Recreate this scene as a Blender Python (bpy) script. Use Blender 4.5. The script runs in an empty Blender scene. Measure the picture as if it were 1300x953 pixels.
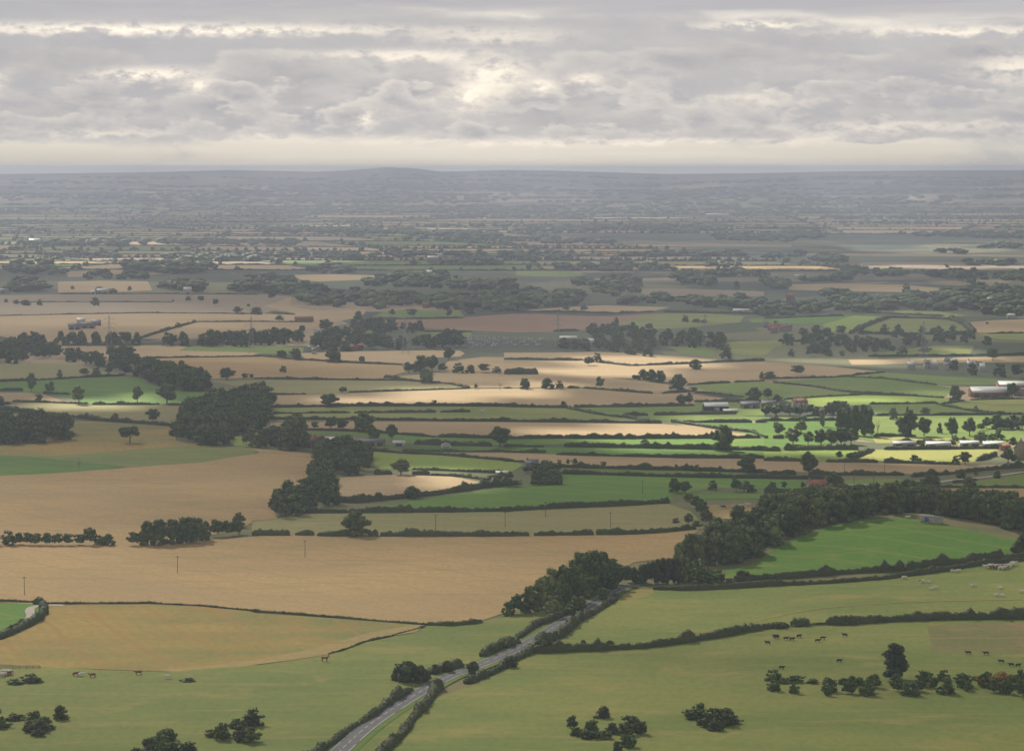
import bpy, bmesh, math, random
import numpy as np
from mathutils import Vector, Matrix
from mathutils.geometry import delaunay_2d_cdt
R = math.radians
rng = np.random.default_rng(7); random.seed(7)
scene = bpy.context.scene
COL = scene.collection

# ------------------------------------------------------------------ camera
F, CX, CY, HORIZ, CAMZ = 3600.0, 650.0, 476.5, 214.0, 200.0
PITCH = math.atan((CY - HORIZ) / F)
cam = bpy.data.cameras.new('camera'); co = bpy.data.objects.new('camera', cam); COL.objects.link(co)
co.location = (0, 0, CAMZ); co.rotation_euler = (math.pi / 2 - PITCH, 0, 0)
cam.sensor_fit = 'HORIZONTAL'; cam.sensor_width = 36; cam.lens = F / 1300 * 36
cam.clip_start = 1; cam.clip_end = 120000
scene.camera = co

# ------------------------------------------------------------------ light
SUN_AZ, SUN_EL = -28.0, 36.0          # degrees; azimuth from the view direction (+Y), negative = left
SUN_POWER = 5.0
SKY_GAIN = 1.0
HAZE_D = 0.84e-4
scene.view_settings.view_transform = 'Standard'; scene.view_settings.look = 'None'
scene.view_settings.gamma = 1; scene.view_settings.use_curve_mapping = False
scene.view_settings.exposure = 0.9
scene.cycles.use_denoising = True
scene.cycles.max_bounces = 5; scene.cycles.diffuse_bounces = 2; scene.cycles.glossy_bounces = 1
scene.cycles.transparent_max_bounces = 16; scene.cycles.volume_bounces = 1
sd = Vector((math.sin(R(SUN_AZ)) * math.cos(R(SUN_EL)), math.cos(R(SUN_AZ)) * math.cos(R(SUN_EL)), math.sin(R(SUN_EL))))
sl = bpy.data.lights.new('sun', 'SUN'); sl.energy = SUN_POWER; sl.angle = R(0.8); sl.color = (1, .93, .80)
so = bpy.data.objects.new('sun', sl); COL.objects.link(so)
so.rotation_euler = (-sd).to_track_quat('-Z', 'Y').to_euler()

class NT:
    """tiny node-graph helper"""
    def __init__(s, tree): s.t = tree; s.n = tree.nodes; s.l = tree.links
    def node(s, typ, **kw):
        nd = s.n.new(typ)
        for k, v in kw.items(): setattr(nd, k, v)
        return nd
    def put(s, sock, v):
        if isinstance(v, bpy.types.NodeSocket): s.l.new(v, sock)
        elif v is not None: sock.default_value = v
    def m(s, op, a, b=None, c=None, clamp=False):
        nd = s.node('ShaderNodeMath', operation=op, use_clamp=clamp)
        s.put(nd.inputs[0], a)
        if b is not None: s.put(nd.inputs[1], b)
        if c is not None: s.put(nd.inputs[2], c)
        return nd.outputs[0]
    def mix(s, f, a, b, typ='MIX'):
        nd = s.node('ShaderNodeMix', data_type='RGBA', blend_type=typ)
        s.put(nd.inputs[0], f); s.put(nd.inputs[6], a if not isinstance(a, tuple) else (*a, 1)[:4]); s.put(nd.inputs[7], b if not isinstance(b, tuple) else (*b, 1)[:4])
        return nd.outputs[2]
    def xyz(s, x, y, z):
        nd = s.node('ShaderNodeCombineXYZ'); s.put(nd.inputs[0], x); s.put(nd.inputs[1], y); s.put(nd.inputs[2], z); return nd.outputs[0]
    def noise(s, vec, scale=1., detail=4., rough=.5, dist=0.):
        nd = s.node('ShaderNodeTexNoise'); s.put(nd.inputs['Vector'], vec); nd.inputs['Scale'].default_value = scale
        nd.inputs['Detail'].default_value = detail; nd.inputs['Roughness'].default_value = rough; nd.inputs['Distortion'].default_value = dist
        return nd.outputs[0]
    def ss(s, v, a, b, o0=0., o1=1.):
        nd = s.node('ShaderNodeMapRange', interpolation_type='SMOOTHSTEP'); s.put(nd.inputs[0], v)
        for i, q in enumerate((a, b, o0, o1)): nd.inputs[i + 1].default_value = q
        return nd.outputs[0]
    def gauss(s, u, c, w):      # exp(-((u-c)/w)^2)
        t = s.m('DIVIDE', s.m('SUBTRACT', u, c), w)
        return s.m('EXPONENT', s.m('MULTIPLY', s.m('MULTIPLY', t, t), -1))

world = bpy.data.worlds.new('World'); scene.world = world; world.use_nodes = True
g = NT(world.node_tree); g.n.clear()
tc = g.node('ShaderNodeTexCoord'); sep = g.node('ShaderNodeSeparateXYZ'); g.l.new(tc.outputs['Generated'], sep.inputs[0])
X, Y, Z = sep.outputs
u = g.m('MULTIPLY', g.m('ARCTAN2', X, Y), 3600.); v = g.m('SUBTRACT', g.m('MULTIPLY', g.m('ARCSINE', Z), 3600.), 9.)   # 1/3600 rad units of azimuth, elevation
def P(su, sv, seed): return g.xyz(g.m('DIVIDE', u, su), g.m('DIVIDE', v, sv), seed)
sky = g.node('ShaderNodeTexSky', sky_type='NISHITA'); sky.sun_disc = False; sky.sun_elevation = R(SUN_EL); sky.sun_rotation = R(SUN_AZ)
nish = g.mix(1., sky.outputs[0], (0.10, 0.10, 0.10), 'MULTIPLY')
S_ = 1 / 1.76                                   # picture tones -> radiance at this exposure
def tone(r, g_, b_): return (r * S_, g_ * S_, b_ * S_)
warp = g.m('SUBTRACT', g.noise(P(110., 70., 9.), 1., 7., .6), .5)
hz = g.noise(P(260., 12., 3.3), 1., 4., .5)
veil = g.mix(g.ss(v, 0., 60.), tone(.67, .62, .53), tone(.78, .735, .67))
col = g.mix(g.m('MULTIPLY', g.ss(hz, .42, .66), .35), veil, tone(.80, .73, .62))
glow = g.m('MULTIPLY', g.gauss(u, -40., 420.), g.gauss(v, 105., 90.))
col = g.mix(g.m('MULTIPLY', glow, .7), col, tone(1.12, .99, .82))
def bank(su, sv, seed, cut, soft, vlo, vhi, col, dark, lit, wamp=.5, light=3.2, det=10., rough=.58, cover=1., off=(-.05, .13), thick=.16, shear=.35, edge=.6):
    """one bank of cloud: thickness noise, lit from the sun side by the difference of two samples"""
    us = g.m('ADD', u, g.m('MULTIPLY', v, shear))
    def dens(du, dv):
        q = g.xyz(g.m('ADD', g.m('ADD', g.m('DIVIDE', us, su), g.m('MULTIPLY', warp, wamp)), du), g.m('ADD', g.m('ADD', g.m('DIVIDE', v, sv), g.m('MULTIPLY', warp, wamp)), dv), seed)
        return g.noise(q, 1., det, rough)
    n0, n1 = dens(0., 0.), dens(*off)
    win = g.m('MULTIPLY', g.ss(v, *vlo), g.ss(v, vhi[0], vhi[1], 1., 0.))
    nn = g.m('ADD', n0, g.m('MULTIPLY', g.m('SUBTRACT', win, 1.), .3))
    mask = g.m('MULTIPLY', g.ss(nn, cut, cut + soft), cover)
    sh = g.m('ADD', .38, g.m('MULTIPLY', g.m('SUBTRACT', n0, n1), light), clamp=True)
    thin = g.ss(nn, cut + soft * .5, cut + soft + thick, edge, 0.)
    c = g.mix(g.m('ADD', sh, thin, clamp=True), dark, lit)
    c = g.mix(g.m('MULTIPLY', g.m('MULTIPLY', glow, thin), 1.5, clamp=True), c, tone(1.05, .95, .82))
    return g.mix(mask, col, c)
col = bank(460., 34., 1.7, .36, .14, (85., 120.), (500., 501.), col, tone(.39, .39, .42), tone(.59, .57, .555), .5, 1.8, 6., .5, shear=0., edge=.35)
col = bank(260., 95., 21.4, .29, .18, (14., 50.), (165., 200.), col, tone(.39, .39, .42), tone(.56, .54, .525), .25, 1.9, 8., edge=.15)
col = bank(150., 60., 4.9, .40, .11, (16., 44.), (130., 165.), col, tone(.345, .345, .385), tone(.63, .595, .555), .22, 2.3, 9., thick=.14, edge=.16)
col = bank(88., 38., 37.1, .45, .09, (12., 30.), (90., 125.), col, tone(.35, .355, .395), tone(.69, .64, .585), .2, 2.5, 9., thick=.12, edge=.2)
for (uc, wu, vc, wv, amt, sd_) in ((-430, 300, 166, 6, 1., 1.), (-455, 62, 110, 8, 1., 2.), (-395, 20, 96, 9, .9, 2.5), (310, 70, 172, 5, .8, 3.), (-130, 120, 134, 7, .7, 4.), (-20, 40, 112, 20, .9, 5.), (-50, 20, 84, 18, .9, 5.5), (560, 150, 162, 6, .75, 6.), (120, 300, 26, 4, .5, 7.), (-185, 12, 52, 14, .8, 8.5), (635, 50, 118, 16, .7, 9.5), (-650, 20, 100, 14, .7, 10.5), (40, 18, 96, 9, .9, 11.), (95, 22, 104, 8, .8, 14.), (-40, 40, 92, 12, .7, 15.), (-510, 80, 36, 5, .45, 12.), (480, 160, 44, 8, .4, 13.), (300, 70, 78, 10, .35, 16.), (-20, 90, 158, 9, .5, 17.)):
    nn = g.noise(P(30., 15., sd_ * 3.1), 1., 8., .62)
    vv = g.m('ADD', v, g.m('MULTIPLY', g.m('SUBTRACT', nn, .5), 30.)); uu = g.m('ADD', u, g.m('MULTIPLY', g.m('SUBTRACT', nn, .5), 60.))
    t = g.m('MULTIPLY', g.m('MULTIPLY', g.gauss(uu, float(uc), float(wu)), g.gauss(vv, float(vc), float(wv))), g.ss(nn, .32, .58))
    col = g.mix(g.m('MULTIPLY', t, amt), col, tone(1.12, 1.0, .83))
tn = g.noise(P(380., 45., 14.), 1., 6., .55)
col = g.mix(g.m('MULTIPLY', g.ss(g.m('ADD', v, g.m('MULTIPLY', g.m('SUBTRACT', tn, .5), 70.)), 172., 200.), .85), col, g.mix(g.ss(tn, .35, .65), tone(.40, .40, .43), tone(.47, .46, .48)))
# overhead: brighter broken overcast with blue sky in the gaps
ov = g.noise(tc.outputs['Generated'], 5., 6., .6)
over = g.mix(g.ss(ov, .40, .5), nish, (.86, .81, .73))
bg = g.node('ShaderNodeBackground'); g.put(bg.inputs[0], col); bg.inputs[1].default_value = SKY_GAIN
bg2 = g.node('ShaderNodeBackground'); g.put(bg2.inputs[0], over); bg2.inputs[1].default_value = SKY_GAIN
mxs = g.node('ShaderNodeMixShader'); g.put(mxs.inputs[0], g.ss(v, 300., 700.)); g.l.new(bg.outputs[0], mxs.inputs[1]); g.l.new(bg2.outputs[0], mxs.inputs[2])
wo = g.node('ShaderNodeOutputWorld'); g.l.new(mxs.outputs[0], wo.inputs[0])

# ------------------------------------------------------------------ ground shape
RX = np.array([-900, 0, 200, 290, 400, 440, 490, 530, 560, 640, 700, 760, 850, 950, 1050, 1150, 1300, 2200.])
RY = np.array([221, 221, 218.5, 216, 218, 216.5, 212.5, 214, 218, 216, 216.5, 218.5, 221, 220, 218, 216.5, 216, 217.])
def sstep(a, b, x):
    t = np.clip((x - a) / (b - a), 0, 1); return t * t * (3 - 2 * t)
def height(x, y):
    x = np.asarray(x, float); y = np.asarray(y, float)
    d = np.hypot(x, y)
    px = CX + F * x / np.maximum(y, 1)
    ridge = np.where(y > 0, CAMZ - (np.interp(px, RX, RY) - HORIZ) / F * 20000, 165)
    prof = .5 * sstep(12500, 18500, d) + .5 * sstep(16800, 20000, d)
    fall = 1 - .5 * sstep(20150, 23000, d)
    h = ridge * prof * fall + 7 * sstep(13000, 15500, d) * (1 - sstep(18000, 19500, d)) * (np.sin(x / 900. + y / 1500.) + np.sin(x / 370. - y / 800.))
    h = h + 196 * np.exp(-(np.hypot(x * .55, y) / 250.) ** 1.2)
    h = h + 13.5 * np.exp(-((x - 200) / 80.) ** 2 - ((y - 1500) / 85.) ** 2)
    h = h + 5 * np.exp(-((x - 330) / 160.) ** 2 - ((y - 1420) / 200.) ** 2)
    return h
cp, sp = math.cos(PITCH), math.sin(PITCH)
def ray(px, py):
    a, b = (px - CX) / F, (CY - py) / F
    return np.array([a, cp + b * sp, -sp + b * cp])
TT = np.concatenate([np.arange(500, 3200, 2.)])
def hit(px, py):
    d = ray(px, py)
    if py > 470:
        q = TT / d[1]
        z = CAMZ + q * d[2] - height(q * d[0], q * d[1])
        k = np.argmax(z < 0)
        if z[k] < 0 and k > 0:
            t = q[k - 1] + (q[k] - q[k - 1]) * z[k - 1] / (z[k - 1] - z[k]); return (t * d[0], t * d[1])
    t = -CAMZ / d[2]; return (t * d[0], t * d[1])
def hz_(x, y): return float(height(x, y))

# ------------------------------------------------------------------ tracing notes: survey tiles -> picture points
TILE = dict(A=(0, 640), B=(320, 640), C=(640, 640), D=(970, 640), E=(0, 440), F=(320, 440), G=(640, 440), H=(970, 440),
            I=(0, 300), J=(320, 300), K=(640, 300), L=(970, 300))
def pts(s):
    out, o, k, buf = [], (0, 0), 330 / 1300, []
    for w in s.split():
        if w in TILE: o, k = TILE[w], 330 / 1300
        elif w == 'P': o, k = (0, 0), 1.
        else:
            buf.append(float(w))
            if len(buf) == 2: out.append((o[0] + buf[0] * k, o[1] + buf[1] * k)); buf = []
    return out
def inside(p, poly):
    x, y = p; c = False; j = len(poly) - 1
    for i in range(len(poly)):
        (xi, yi), (xj, yj) = poly[i], poly[j]
        if (yi > y) != (yj > y) and x < (xj - xi) * (y - yi) / (yj - yi) + xi: c = not c
        j = i
    return c

# ------------------------------------------------------------------ materials
MATS = {}
def newmat(name):
    m = bpy.data.materials.new(name); m.use_nodes = True; t = NT(m.node_tree)
    b = t.n['Principled BSDF']; b.inputs['Roughness'].default_value = .9; b.inputs['Specular IOR Level'].default_value = .15
    MATS[name] = m; return m, t, b
def field_mat(name, a, b_, c, streak=1.0, rowdir=0.0, tram=None):
    tram = tram or {'ripe_wheat': .9, 'pale_stubble': .25, 'gold_grass': 1.25, 'brown_soil': .5, 'grey_stubble': .6, 'dry_pasture': .45, 'gold_edge': 1.2, 'bright_grass': .7}.get(name)
    m, t, b = newmat(name)
    geo = t.node('ShaderNodeNewGeometry'); oi = t.node('ShaderNodeObjectInfo')
    mp = t.node('ShaderNodeMapping'); t.l.new(geo.outputs['Position'], mp.inputs[0]); mp.inputs['Rotation'].default_value = (0, 0, rowdir)
    s = t.node('ShaderNodeSeparateXYZ'); t.l.new(mp.outputs[0], s.inputs[0])
    rows = t.noise(t.xyz(t.m('DIVIDE', s.outputs[0], 60.), t.m('DIVIDE', s.outputs[1], 7.), 0.), 1., 5., .6, .4)
    big = t.noise(t.xyz(t.m('DIVIDE', s.outputs[0], 140.), t.m('DIVIDE', s.outputs[1], 90.), 3.), 1., 4., .55)
    fine = t.noise(t.xyz(t.m('DIVIDE', s.outputs[0], 3.), t.m('DIVIDE', s.outputs[1], 6.), 7.), 1., 3., .7)
    k = t.mix(t.ss(big, .38, .64), a, b_)
    k = t.mix(t.m('MULTIPLY', t.ss(rows, .50, .72), .8 * streak), k, c)
    k = t.mix(t.ss(fine, .35, .75, 0., .65), k, t.mix(1., k, (.72, .74, .70), 'MULTIPLY'))
    if tram:
        wv = t.m('ADD', t.m('MULTIPLY', s.outputs[1], math.cos(tram)), t.m('MULTIPLY', s.outputs[0], math.sin(tram)))
        wv = t.m('ADD', wv, t.m('MULTIPLY', t.noise(t.xyz(t.m('DIVIDE', s.outputs[0], 200.), t.m('DIVIDE', s.outputs[1], 200.), 11.), 1., 2., .5), 40.))
        fr_ = t.m('ABSOLUTE', t.m('SUBTRACT', t.m('FRACT', t.m('DIVIDE', wv, 24.)), .5))
        k = t.mix(t.m('MULTIPLY', t.ss(fr_, .41, .47), .5), k, c)
        f2 = t.m('ABSOLUTE', t.m('SUBTRACT', t.m('FRACT', t.m('DIVIDE', wv, 6.)), .5))
        k = t.mix(t.m('MULTIPLY', t.ss(f2, .15, .4), .16), k, b_)
    pn = t.noise(t.xyz(t.m('DIVIDE', s.outputs[0], 45.), t.m('DIVIDE', s.outputs[1], 28.), 21.), 1., 6., .68, .6)
    k = t.mix(t.ss(pn, .54, .68, 0., .65), k, c); k = t.mix(t.ss(pn, .30, .42, .35, 0.), k, t.mix(1., k, (.80, .86, .80), 'MULTIPLY'))
    rnd = t.m('ADD', .9, t.m('MULTIPLY', oi.outputs['Random'], .2))
    k = t.mix(1., k, t.xyz(rnd, rnd, rnd), 'MULTIPLY')
    t.put(b.inputs['Base Color'], k); return m
field_mat('ripe_wheat', (.46, .30, .13), (.38, .262, .12), (.31, .24, .095))
field_mat('pale_stubble', (.46, .33, .185), (.41, .29, .155), (.37, .28, .14))
field_mat('gold_grass', (.42, .29, .075), (.215, .225, .06), (.38, .215, .06))
field_mat('gold_edge', (.42, .30, .10), (.36, .28, .11), (.30, .24, .09))
field_mat('brown_soil', (.34, .20, .125), (.30, .18, .11), (.38, .24, .15), .5)
field_mat('grey_stubble', (.38, .29, .21), (.34, .27, .18), (.30, .24, .16))
field_mat('dry_pasture', (.31, .275, .11), (.26, .26, .095), (.35, .29, .13), .8)
field_mat('olive_pasture', (.24, .265, .06), (.165, .22, .045), (.33, .275, .085), .8)
field_mat('meadow', (.155, .225, .035), (.115, .195, .028), (.24, .245, .055), .8)
field_mat('bright_grass', (.105, .225, .018), (.085, .195, .018), (.19, .24, .035), .7)
field_mat('lime_grass', (.23, .33, .045), (.26, .33, .055), (.20, .28, .045), .7)
field_mat('yellow_crop', (.33, .33, .08), (.30, .31, .085), (.27, .28, .08), .7)
field_mat('rough_grass', (.19, .20, .06), (.27, .22, .085), (.34, .23, .10), 1.)
def plain(name, c, rough=.85, vary=.25, scale=.6, metal=0):
    m, t, b = newmat(name)
    geo = t.node('ShaderNodeNewGeometry'); n = t.noise(geo.outputs['Position'], scale, 5., .6)
    t.put(b.inputs['Base Color'], t.mix(t.ss(n, .3, .7), c, tuple(q * (1 - vary) for q in c)))
    b.inputs['Roughness'].default_value = rough; b.inputs['Metallic'].default_value = metal; return m
plain('asphalt', (.16, .16, .165), .8, .25, .3); plain('road_paint', (.5, .5, .48), .6, .4); plain('track_stone', (.52, .46, .38), .9, .2)
plain('bark', (.10, .075, .05)); plain('dead_bark', (.26, .225, .185)); plain('white_wall', (.58, .56, .52)); plain('stone_wall', (.38, .32, .24)); plain('brick_wall', (.33, .17, .12))
plain('red_tile', (.31, .125, .085), .8, .3); plain('slate', (.16, .16, .17), .6); plain('pale_sheet', (.66, .67, .66), .5, .2, .2); plain('grey_sheet', (.34, .34, .34), .6, .25, .2)
plain('dark_board', (.035, .033, .032), .7); plain('concrete', (.36, .34, .29), .9, .3); plain('blue_paint', (.05, .13, .36), .5); plain('glass_dark', (.03, .035, .045), .2, .1)
plain('steel', (.30, .31, .32), .5, .2); plain('pole_wood', (.13, .10, .075)); plain('wood_door', (.12, .08, .05)); plain('cow_black', (.02, .019, .018), .7); plain('cow_brown', (.22, .085, .04), .7)
plain('cow_white', (.70, .66, .60), .8); plain('hide_pale', (.55, .42, .28), .8); plain('wool', (.68, .65, .56), .95); plain('fence_wood', (.20, .165, .12)); plain('caravan_white', (.66, .66, .64), .5)
def leaf_mat(name, c1, c2, c3):
    m, t, b = newmat(name)
    geo = t.node('ShaderNodeNewGeometry'); oi = t.node('ShaderNodeObjectInfo')
    r1 = geo.outputs['Random Per Island']
    n = t.noise(geo.outputs['Position'], .11, 3., .5); n2 = t.noise(geo.outputs['Position'], .02, 2., .5)
    k = t.mix(t.ss(n, .3, .7), c1, c2)
    k = t.mix(t.m('MULTIPLY', t.ss(n2, .45, .7), .5), k, c3)
    k = t.mix(t.m('MULTIPLY', oi.outputs['Random'], .5), k, c3)
    br = t.m('ADD', .50, t.m('MULTIPLY', r1, 1.05))
    k = t.mix(1., k, t.xyz(br, br, br), 'MULTIPLY')
    t.put(b.inputs['Base Color'], k); b.inputs['Roughness'].default_value = .75; b.inputs['Specular IOR Level'].default_value = .25
    return m
leaf_mat('oak_leaves', (.042, .086, .014), (.066, .116, .020), (.095, .115, .028))
leaf_mat('dark_leaves', (.028, .050, .018), (.038, .066, .020), (.042, .058, .022))
leaf_mat('pale_leaves', (.11, .155, .040), (.13, .175, .05), (.14, .17, .06))
leaf_mat('hedge_leaves', (.034, .062, .014), (.055, .085, .020), (.072, .080, .026))
leaf_mat('mid_leaves', (.085, .135, .030), (.11, .155, .034), (.125, .14, .045))
leaf_mat('autumn_leaves', (.26, .17, .03), (.10, .12, .03), (.32, .13, .025))
leaf_mat('rust_leaves', (.34, .11, .03), (.28, .10, .03), (.20, .12, .05))
# distant hills
m, t, b = newmat('hill_land'); geo = t.node('ShaderNodeNewGeometry'); s = t.node('ShaderNodeSeparateXYZ'); t.l.new(geo.outputs['Position'], s.inputs[0])
q = t.xyz(t.m('DIVIDE', s.outputs[0], 420.), t.m('DIVIDE', s.outputs[1], 420.), 0.)
vo = t.node('ShaderNodeTexVoronoi'); t.put(vo.inputs['Vector'], q); vo.inputs['Scale'].default_value = 1.
vs = t.node('ShaderNodeSeparateColor'); t.l.new(vo.outputs['Color'], vs.inputs[0])
k = t.mix(t.ss(vs.outputs[0], .45, .5), (.075, .095, .045), (.15, .15, .07)); k = t.mix(t.ss(vs.outputs[1], .66, .70), k, (.34, .26, .16))
w_ = t.noise(geo.outputs['Position'], .0012, 6., .65); k = t.mix(t.ss(w_, .5, .56), k, (.035, .05, .025))
d_ = t.node('ShaderNodeVectorMath', operation='LENGTH'); t.l.new(geo.outputs['Position'], d_.inputs[0])
k = t.mix(t.ss(d_.outputs['Value'], 16500., 19500., 0., .9), k, (.085, .078, .055))
nearf = t.ss(d_.outputs['Value'], 1500., 2300., 1., 0.)
gn = t.noise(geo.outputs['Position'], .02, 6., .6)
k = t.mix(nearf, k, t.mix(t.ss(gn, .4, .6), (.13, .16, .055), (.20, .18, .08)))
t.put(b.inputs['Base Color'], k)

# ------------------------------------------------------------------ object helpers
def mesh_np(name, V, FV, counts=None, mats=(), mi=None, smooth=False):
    """V (n,3); FV flat vertex indices; counts = vertices per face (int or array)"""
    V = np.asarray(V, np.float32); FV = np.asarray(FV, np.int32).ravel()
    if np.isscalar(counts): counts = np.full(len(FV) // counts, counts, np.int32)
    me = bpy.data.meshes.new(name)
    me.vertices.add(len(V)); me.vertices.foreach_set('co', V.ravel())
    me.loops.add(len(FV)); me.loops.foreach_set('vertex_index', FV)
    me.polygons.add(len(counts)); st = np.concatenate([[0], np.cumsum(counts)[:-1]]).astype(np.int32)
    me.polygons.foreach_set('loop_start', st)
    if mi is not None: me.polygons.foreach_set('material_index', np.asarray(mi, np.int32))
    for mt in mats: me.materials.append(MATS[mt])
    me.update(calc_edges=True); me.validate()
    if smooth: me.polygons.foreach_set('use_smooth', np.ones(len(me.polygons), bool))
    return me
def link(name, data, parent=None, loc=(0, 0, 0), rz=0):
    o = bpy.data.objects.new(name, data); COL.objects.link(o); o.location = loc; o.rotation_euler = (0, 0, rz)
    if parent: o.parent = parent
    return o
USED = {}
def tag(o, label=None, cat=None, group=None, kind=None):
    if label: o['label'] = label
    if cat: o['category'] = cat
    if group: o['group'] = group
    if kind: o['kind'] = kind
    return o
class MB:
    def __init__(s): s.V, s.F, s.C, s.M = [], [], [], []; s.n = 0
    def add(s, V, faces, mi=0):
        s.V += [tuple(p) for p in V]
        for f in faces: s.F += [i + s.n for i in f]; s.C.append(len(f)); s.M.append(mi)
        s.n += len(V)
    def box(s, x0, x1, y0, y1, z0, z1, mi=0):
        V = [(x, y, z) for z in (z0, z1) for y in (y0, y1) for x in (x0, x1)]
        s.add(V, [(0, 2, 3, 1), (4, 5, 7, 6), (0, 1, 5, 4), (2, 6, 7, 3), (0, 4, 6, 2), (1, 3, 7, 5)], mi)
    def tube(s, p, q, r0, r1=None, n=6, mi=0):
        p, q = Vector(p), Vector(q); r1 = r0 if r1 is None else r1
        d = (q - p).normalized(); a = d.orthogonal().normalized(); b = d.cross(a); V = []
        for c, r in ((p, r0), (q, r1)):
            for i in range(n):
                an = 2 * math.pi * i / n; V.append(c + a * r * math.cos(an) + b * r * math.sin(an))
        s.add(V, [(i, (i + 1) % n, n + (i + 1) % n, n + i) for i in range(n)] + [tuple(range(n))[::-1], tuple(range(n, 2 * n))], mi)
    def mesh(s, name, *mats): return mesh_np(name, np.array(s.V), s.F, np.array(s.C, np.int32), mats, s.M)

# ------------------------------------------------------------------ ground sheet
def build_ground():
    az = np.concatenate([np.linspace(-180, -30, 26)[:-1], np.linspace(-30, -13, 18)[:-1], np.linspace(-13, 13, 261), np.linspace(13, 30, 18)[1:], np.linspace(30, 180, 26)[1:]])
    r = np.concatenate([np.geomspace(15, 900, 60)[:-1], np.arange(900, 2000, 9.), np.geomspace(2000, 12000, 90)[:-1], np.arange(12000, 23401, 75.)])
    A, Rr = np.meshgrid(np.radians(az), r)
    x, y = Rr * np.sin(A), Rr * np.cos(A); z = height(x, y)
    V = np.stack([x, y, z], -1).reshape(-1, 3); n, m_ = len(az), len(r)
    V = np.vstack([V, [[0, 0, 196.0]]])
    i, j = np.meshgrid(np.arange(m_ - 1), np.arange(n - 1), indexing='ij'); a = (i * n + j).ravel()
    Q = np.stack([a, a + n, a + n + 1, a + 1], 1).ravel()
    tri = np.stack([np.full(n - 1, len(V) - 1), np.arange(n - 1), np.arange(1, n)], 1).ravel()
    me = mesh_np('ground', V, np.concatenate([Q, tri]), np.concatenate([np.full(len(Q) // 4, 4), np.full(len(tri) // 3, 3)]).astype(np.int32), ['hill_land'], smooth=True)
    tag(link('ground', me), 'wide flat vale floor running out to low hills on the horizon', 'ground', kind='structure')
build_ground()

LAYER = [0]
def sheet(name, poly_xy, mat, base=None, step=14.):
    """field lying on the ground: triangulated polygon, draped over the relief"""
    P_ = [Vector(p) for p in poly_xy]
    x0, x1 = min(p.x for p in P_), max(p.x for p in P_); y0, y1 = min(p.y for p in P_), max(p.y for p in P_)
    pt = list(P_); hilly = y0 < 1700
    LAYER[0] += 1
    if hilly:
        poly = [(p.x, p.y) for p in P_]
        for a in np.arange(x0 + 4, min(x1, 520), step):
            for b_ in np.arange(y0 + 4, min(y1, 1750), step):
                if inside((a, b_), poly): pt.append(Vector((a, b_)))
        edges = []
    n = len(P_)
    # refine the border too
    if hilly:
        bp = []
        for i in range(n):
            p, q = P_[i], P_[(i + 1) % n]; k = max(1, int((q - p).length / 12))
            bp += [p.lerp(q, j / k) for j in range(k)]
        pt = bp + pt[n:]; n = len(bp)
    vs_, es, fs, *_ = delaunay_2d_cdt(pt, [(i, (i + 1) % n) for i in range(n)], [list(range(n))], 1, .01)
    off = (.10 if base is None else base) + .0016 * LAYER[0] * (1 if y0 < 2500 else 2)
    z = height([v_.x for v_ in vs_], [v_.y for v_ in vs_]) + off
    V = np.array([(v_.x, v_.y, z[i]) for i, v_ in enumerate(vs_)])
    FV, C = [], []
    for f in fs:
        a, b_, c = (V[k] for k in f[:3])
        if len(f) == 3 and np.cross(b_ - a, c - a)[2] < 0: f = f[::-1]
        FV += list(f); C.append(len(f))
    return mesh_np(name, V, FV, np.array(C, np.int32), [mat], smooth=hilly)

# ------------------------------------------------------------------ far farmland: fields, hedges and hedgerow trees beyond the traced ones
far_fields, far_hedges, far_trees, far_woods = [], [], [], []
fr = random.Random(11)
def split(q, depth=0):
    """q: four corners; halve the longer side until the piece is one field"""
    p = [Vector(a) for a in q]; c = sum(p, Vector((0, 0))) / 4
    if c.y < 1000 or abs(c.x) > c.y * .235 + 900: return
    e0 = ((p[1] - p[0]).length + (p[2] - p[3]).length) / 2; e1 = ((p[2] - p[1]).length + (p[3] - p[0]).length) / 2
    lim = (170 + c.y * .030) * fr.uniform(.75, 1.7)
    limd = lim * 1.0
    if e0 < lim * 1.5 and e1 < limd or depth > 14: leaf(p, c); return
    def cut(a, b, lo=.36, hi=.64): return a.lerp(b, fr.uniform(lo, hi))
    if e0 > e1 * 1.5:
        a, b = cut(p[0], p[1]), cut(p[3], p[2]); edge(a, b)
        split((p[0], a, b, p[3]), depth + 1); split((a, p[1], p[2], b), depth + 1)
    else:
        a, b = cut(p[1], p[2]), cut(p[0], p[3]); edge(a, b)
        split((p[0], p[1], a, b), depth + 1); split((b, a, p[2], p[3]), depth + 1)
FARMIN = 4250
def edge(a, b):
    n = max(1, int((b - a).length / 400)); nx = Vector((-(b - a).y, (b - a).x)).normalized() * 0
    for i in range(n):
        p, q = a.lerp(b, i / n), a.lerp(b, (i + 1) / n)
        if min(p.y, q.y) < FARMIN or abs(p.x) > p.y * .2 + 250: continue
        kind = fr.random()
        far_hedges.append((p, q, fr.uniform(1.5, 3.2)))
        L = (q - p).length
        if kind < .26:
            sp = fr.uniform(8, 26)
            for k in range(int(L / sp)):
                w = p.lerp(q, (k + fr.random()) / (L / sp)); far_trees.append((w.x, w.y, fr.uniform(6, 13)))
        else:
            for k in range(int(L / 95)):
                w = p.lerp(q, fr.random()); far_trees.append((w.x, w.y, fr.uniform(6, 14)))
FKINDS = ['pale_stubble', 'ripe_wheat', 'grey_stubble', 'olive_pasture', 'meadow', 'dry_pasture', 'brown_soil', 'bright_grass']
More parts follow.
